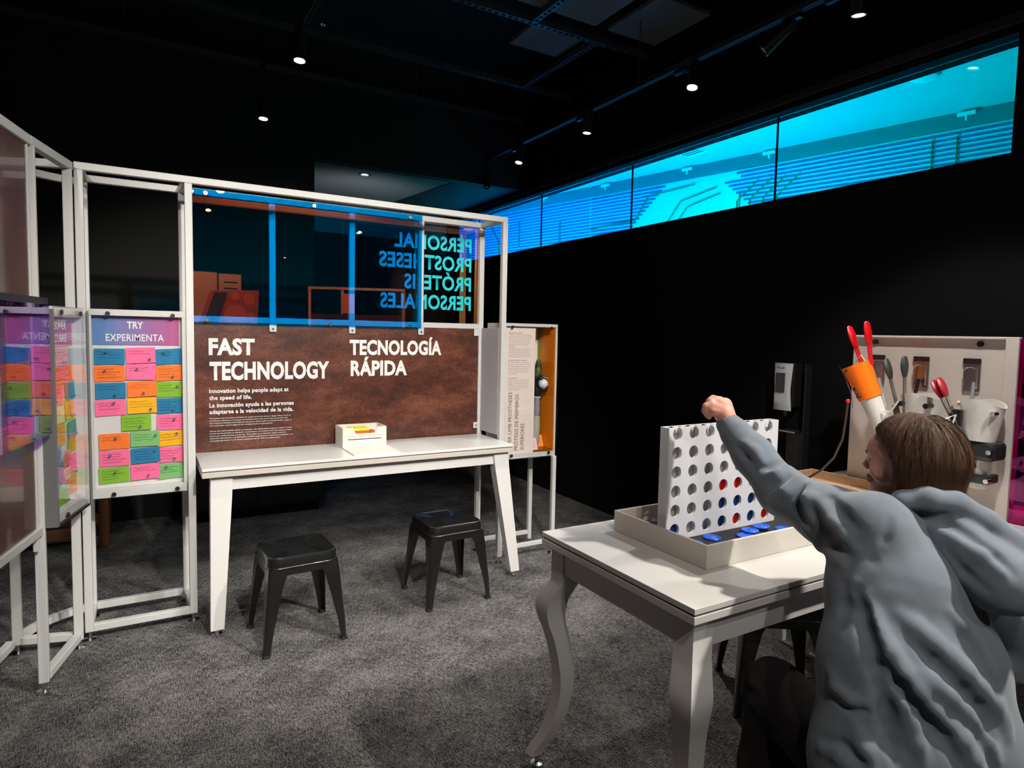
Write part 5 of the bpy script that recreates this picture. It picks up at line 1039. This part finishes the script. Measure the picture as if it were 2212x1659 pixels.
# trunk, arms, legs inside the clothes
for k in ('torso_l', 'torso_m', 'torso_r'): B.path([p[:3]+(p[3]-.052,) for p in HOODIE[k][:-1]], .06)
B.path([p[:3]+(p[3]-.040,) for p in HOODIE['shoulders']], .04)
B.path([HOODIE['arm_l'][0][:3]+(.040,), HOODIE['arm_l'][2][:3]+(.040,), HOODIE['arm_l'][4][:3]+(.027,), HAND['wrist'][1]], .02)
ar = HOODIE['arm_r']; B.path([ar[0][:3]+(.036,), ar[2][:3]+(.040,), ar[4][:3]+(.030,), ar[5][:3]+(.024,)], .02)
pv = LEGS['pelvis']; B.cone((pv[0]-.05, pv[1]+.02, .555), (pv[0]+.05, pv[1]+.03, .555), .085, .085, .05)
for k, ank, toe in (('thigh_l', (1.425, 1.085, .10), (1.335, 1.215, .045)), ('thigh_r', (1.60, 1.01, .10), (1.53, 1.15, .045))):
    t = LEGS[k]; B.path([t[0][:2]+(max(t[0][2], .55), .068), t[1][:3]+(.068,), t[2][:3]+(.052,), (ank[0]*.5+t[2][0]*.5, ank[1]*.5+t[2][1]*.5, .36, .048), ank+(.032,)], .03); B.cone(ank, toe, .033, .028, .02)
# left hand holding a disc over the grid
H = HAND; B.path(H['wrist'], .012); B.path(H['palm2'], .014)
for k in ('index', 'middle', 'ring', 'little', 'thumb'): B.path(H[k], .0035)
# right hand relaxed on the lap
w_ = np.array(ar[5][:3]); fr_ = np.array((-.75, .25, -.55)); fr_ /= np.linalg.norm(fr_); ac_ = np.cross(fr_, (0, 0, 1)); ac_ /= np.linalg.norm(ac_)
B.cone(w_, w_+fr_*.055, .022, .026, .012, flat=((0, 0, 1), .7))
for i in range(4):
    b0_ = w_+fr_*.062+ac_*(.026-.0175*i); B.path([tuple(b0_)+(.0095,), tuple(b0_+fr_*(.035-.003*abs(i-1)))+(.0085,), tuple(b0_+fr_*(.055-.004*abs(i-1))+np.array((0, 0, -.014)))+(.0075,)], .003)
B.path([tuple(w_+fr_*.02+ac_*.028)+(.011,), tuple(w_+fr_*.05+ac_*.046)+(.010,), tuple(w_+fr_*.075+ac_*.046)+(.008,)], .006)
# sits on the stool: nothing of the pelvis below the seat
zz_ = B.lo[2]+B.h*np.arange(B.n[2]); 
body = field_obj(B, 'body', M_SKIN, gp_, 1); del B
# eyes
for q in (-1, 1):
    e = MB().sph(hd_(.0705, q*.030, .001), .0122, n=16).build('eye', mat('eye_white', (.75, .72, .70), .15), body, True)
    MB().cyl(hd_(.0815, q*.030, .0), hd_(.0832, q*.030, .0), .0052, .0045, n=14).build('iris', mat('dark_iris', (.03, .02, .015), .1), body, True)
    MB().tube([hd_(.094-.004*abs(k-2)*.6, q*(.016+.008*k), .021+.0025*math.sin(k*.8)) for k in range(5)], .0018, 5).build('eyebrow', mat('brown_brow', hexc('#4a2d1b'), .8), body, True)
# trousers
Tr = Field((1.15, .45, .05), (1.95, 1.35, .75), .007)
Tr.cone((pv[0]-.05, pv[1]+.02, .565), (pv[0]+.05, pv[1]+.03, .560), .090, .090, .05)
for k, ank in (('thigh_l', (1.425, 1.085, .12)), ('thigh_r', (1.60, 1.01, .12))):
    t = LEGS[k]; Tr.path([t[0][:2]+(max(t[0][2], .545), .075), t[1][:3]+(.088,), t[2][:3]+(.074,), (ank[0]*.5+t[2][0]*.5, ank[1]*.5+t[2][1]*.5, .34, .070), ank+(.060,)], .03)
    c = t[2]
    for dz in (-.02, .03): Tr.path([(c[0]-.05, c[1]-.05, c[2]+dz-.03, .008), (c[0]-.075, c[1]+.01, c[2]+dz, .010), (c[0]-.03, c[1]+.06, c[2]+dz+.02, .007)], .012)
zt_ = Tr.lo[2]+Tr.h*np.arange(Tr.n[2]); Tr.D = np.maximum(Tr.D, (.452-zt_)[None, None, :]*np.ones(Tr.n[:2])[:, :, None]*(np.hypot((Tr.lo[0]+Tr.h*np.arange(Tr.n[0]))[:, None]-1.42, (Tr.lo[1]+Tr.h*np.arange(Tr.n[1]))[None, :]-.66) < .235)[:, :, None]-(np.hypot((Tr.lo[0]+Tr.h*np.arange(Tr.n[0]))[:, None]-1.42, (Tr.lo[1]+Tr.h*np.arange(Tr.n[1]))[None, :]-.66) >= .235)[:, :, None]*9.).astype(np.float32)
Tr.D = np.maximum(Tr.D, (.085-zt_)[None, None, :].astype(np.float32))
field_obj(Tr, 'trousers', M_TROUS, gp_, 1, lambda V: V+np.array([[mnoise.noise(Vector(p*14))*.004]*3 for p in V])); del Tr
# shoes
for ank, toe in (((1.425, 1.085, .06), (1.335, 1.215, .045)), ((1.60, 1.01, .06), (1.53, 1.15, .045))):
    S_ = Field((min(ank[0], toe[0])-.09, min(ank[1], toe[1])-.09, -.01), (max(ank[0], toe[0])+.09, max(ank[1], toe[1])+.09, .16), .006)
    S_.cone(ank[:2]+(.06,), toe, .046, .040, .03); S_.cone(ank[:2]+(.09,), ank[:2]+(.11,), .042, .040, .02); S_.D = np.maximum(S_.D, (.002-(S_.lo[2]+S_.h*np.arange(S_.n[2])))[None, None, :].astype(np.float32))
    field_obj(S_, 'shoe', M_BLKPL, gp_, 1)
# hoodie
Hd = Field((1.15, .35, .44), (2.20, 1.45, 1.28), .0058)
Fv_ = (.517, .853, -.0665)
for k in ('torso_l', 'torso_m', 'torso_r'): Hd.path(HOODIE[k], .05, flat=(Fv_, .85))
Hd.path(HOODIE['shoulders'], .04); Hd.path(HOODIE['arm_r'], .02); Hd.path(HOODIE['arm_l'], .03); Hd.path(HOODIE['cuff_l'], .008)
for k, pts in FOLDS:
    if k in 'rv': Hd.path(pts, .020 if k == 'r' else .016, sub=(k == 'v'))
w1 = np.array(HAND['wrist'][1][:3]); w0 = np.array(HAND['wrist'][0][:3]); wd_ = (w1-w0)/np.linalg.norm(w1-w0)
Hd.cone(w1-wd_*.004, w1+wd_*.06, .027, .027, .004, sub=True)
zh_ = Hd.lo[2]+Hd.h*np.arange(Hd.n[2]); Hd.D = np.maximum(Hd.D, (.456-zh_)[None, None, :].astype(np.float32))
def cloth(V):
    d = np.array([mnoise.noise(Vector((p[0]*9, p[1]*9, p[2]*5)))*.004+mnoise.noise(Vector(p*26))*.0012 for p in V]); return V+d[:, None]*np.array([-.45, -.8, .35])
hoodie = field_obj(Hd, 'hoodie', M_FLEECE, gp_, 2, cloth); del Hd
Ho = Field((1.40, .45, .80), (2.05, 1.10, 1.25), .0055)
Ho.path(HOODIE['hood'], .03); Ho.path(HOODIE['hood_side'], .03); Ho.path(HOODIE['hood_rim'], .012)
for k, pts in FOLDS:
    if k in 'RV': Ho.path(pts, .018 if k == 'R' else .014, sub=(k == 'V'))
Ho.cone(hd_(.02, 0, .02), hd_(.01, 0, -.09), .085, .066, .012, sub=True)
field_obj(Ho, 'hood', M_FLEECE, hoodie, 2, cloth); del Ho
# hair: cap over the skull falling into the collar
Hr = Field((1.45, .65, .98), (1.90, 1.05, 1.37), .0048)
Hr.cone(hd_(-.022, 0, .024), hd_(-.002, 0, .030), .104, .098, .01, flat=(sd, .92)); Hr.cone(hd_(-.040, 0, .0), hd_(-.050, 0, -.085), .092, .070, .03)
Hr.cone(hd_(-.012, .050, .0), hd_(-.022, .060, -.095), .050, .036, .03); Hr.cone(hd_(-.012, -.050, .0), hd_(-.022, -.060, -.095), .050, .036, .03)
Hr.cone(hd_(-.045, .03, -.07), hd_(-.05, .03, -.15), .062, .050, .02); Hr.cone(hd_(-.05, -.02, -.06), hd_(-.06, -.02, -.15), .062, .050, .02)
Hr.cone(hd_(.03, .068, .01), hd_(.02, .066, -.10), .022, .020, .02); Hr.cone(hd_(.03, -.068, .01), hd_(.02, -.066, -.10), .022, .020, .02); Hr.cone(hd_(.075, .062, -.085), hd_(.055, .060, -.112), .012, .016, .01); Hr.cone(hd_(.004, .072, -.02), hd_(.008, .070, -.10), .026, .014, .02)
Hr.cone(hd_(.095, -.10, -.02), hd_(.105, .10, -.03), .072, .072, .008, sub=True, flat=(up, 1.25)); Hr.cone(hd_(.11, -.06, .02), hd_(.11, .06, .02), .062, .062, .012, sub=True)
hair = field_obj(Hr, 'hair', M_HAIR, gp_, 1); HF = Hr
me = hair.data; co = np.empty(len(me.vertices)*3); me.vertices.foreach_get('co', co); co = co.reshape(-1, 3)+np.array(gp_.location)-np.array(hd_(.01, 0, .12))
lf_, ls_, lu_ = co@fd, co@sd, co@up
st = np.stack([np.arctan2(ls_, -lf_-.02)*1.0, np.sqrt((lf_**2+ls_**2+lu_**2))*3, np.zeros(len(co))], 1)
at_ = me.attributes.new('strand', 'FLOAT_VECTOR', 'POINT'); at_.data.foreach_set('vector', st.astype(np.float32).ravel())
dn = np.array([mnoise.noise(Vector((a*9, b*1.6, 0)))+.6*mnoise.noise(Vector((a*24, b*1.2, 3))) for a, b in st[:, :2]])*.0042; nn = np.empty(len(me.vertices)*3); me.vertices.foreach_get('normal', nn); nn = nn.reshape(-1, 3)
c2 = np.empty(len(me.vertices)*3); me.vertices.foreach_get('co', c2); me.vertices.foreach_set('co', (c2.reshape(-1, 3)+nn*dn[:, None]).ravel()); me.update()
# loose strands lying on the cap
sb = MB(); rr = random.Random(4)
for i in range(240):
    th = rr.uniform(-2.5, 2.5); ph0 = rr.uniform(.15, .8); pts = []; L = rr.uniform(.7, 1.5); dv = rr.uniform(-.22, .22)
    for k in range(9):
        ph = ph0+L*k/8; t2 = th+dv*(k/8)**2
        d = -fd*math.cos(t2)*math.sin(ph)+sd*math.sin(t2)*math.sin(ph)+up*math.cos(ph); c_ = np.array(hd_(-.02, 0, .02)); r0 = .04
        while r0 < .2 and HF.at((c_+d*r0)[None])[0] < 0: r0 += .0025
        if r0 < .05: pts = []; break
        pts.append(c_+d*(r0+.0015+.004*rr.random()*(k/8)))
    if len(pts) > 3: sb.tube(pts, .00035, 3)
for i in range(9):   # flyaway ends at the nape
    b0_ = np.array(hd_(-.10+rr.uniform(-.01, .02), rr.uniform(-.09, .05), -.03+rr.uniform(-.07, .05))); v_ = np.array([.55, -.25, -.9])*rr.uniform(.03, .06)+np.array([rr.uniform(-.02, .02), rr.uniform(-.02, .02), 0])
    sb.tube([b0_, b0_+v_*.5+np.array([.01, 0, .006]), b0_+v_], .0003, 3)
o = sb.build('loose_strands', mat('light_brown_strand', hexc('#523622'), .6), hair, True); o['kind'] = 'stuff'
disc(tuple(np.array(HAND['held_disc'])+np.array((.0, 0, .006))), (.6, -.3, .7), M_RED, 'red disc held between the fingers above the grid', 'discs about to be dropped', r=.028) if False else None
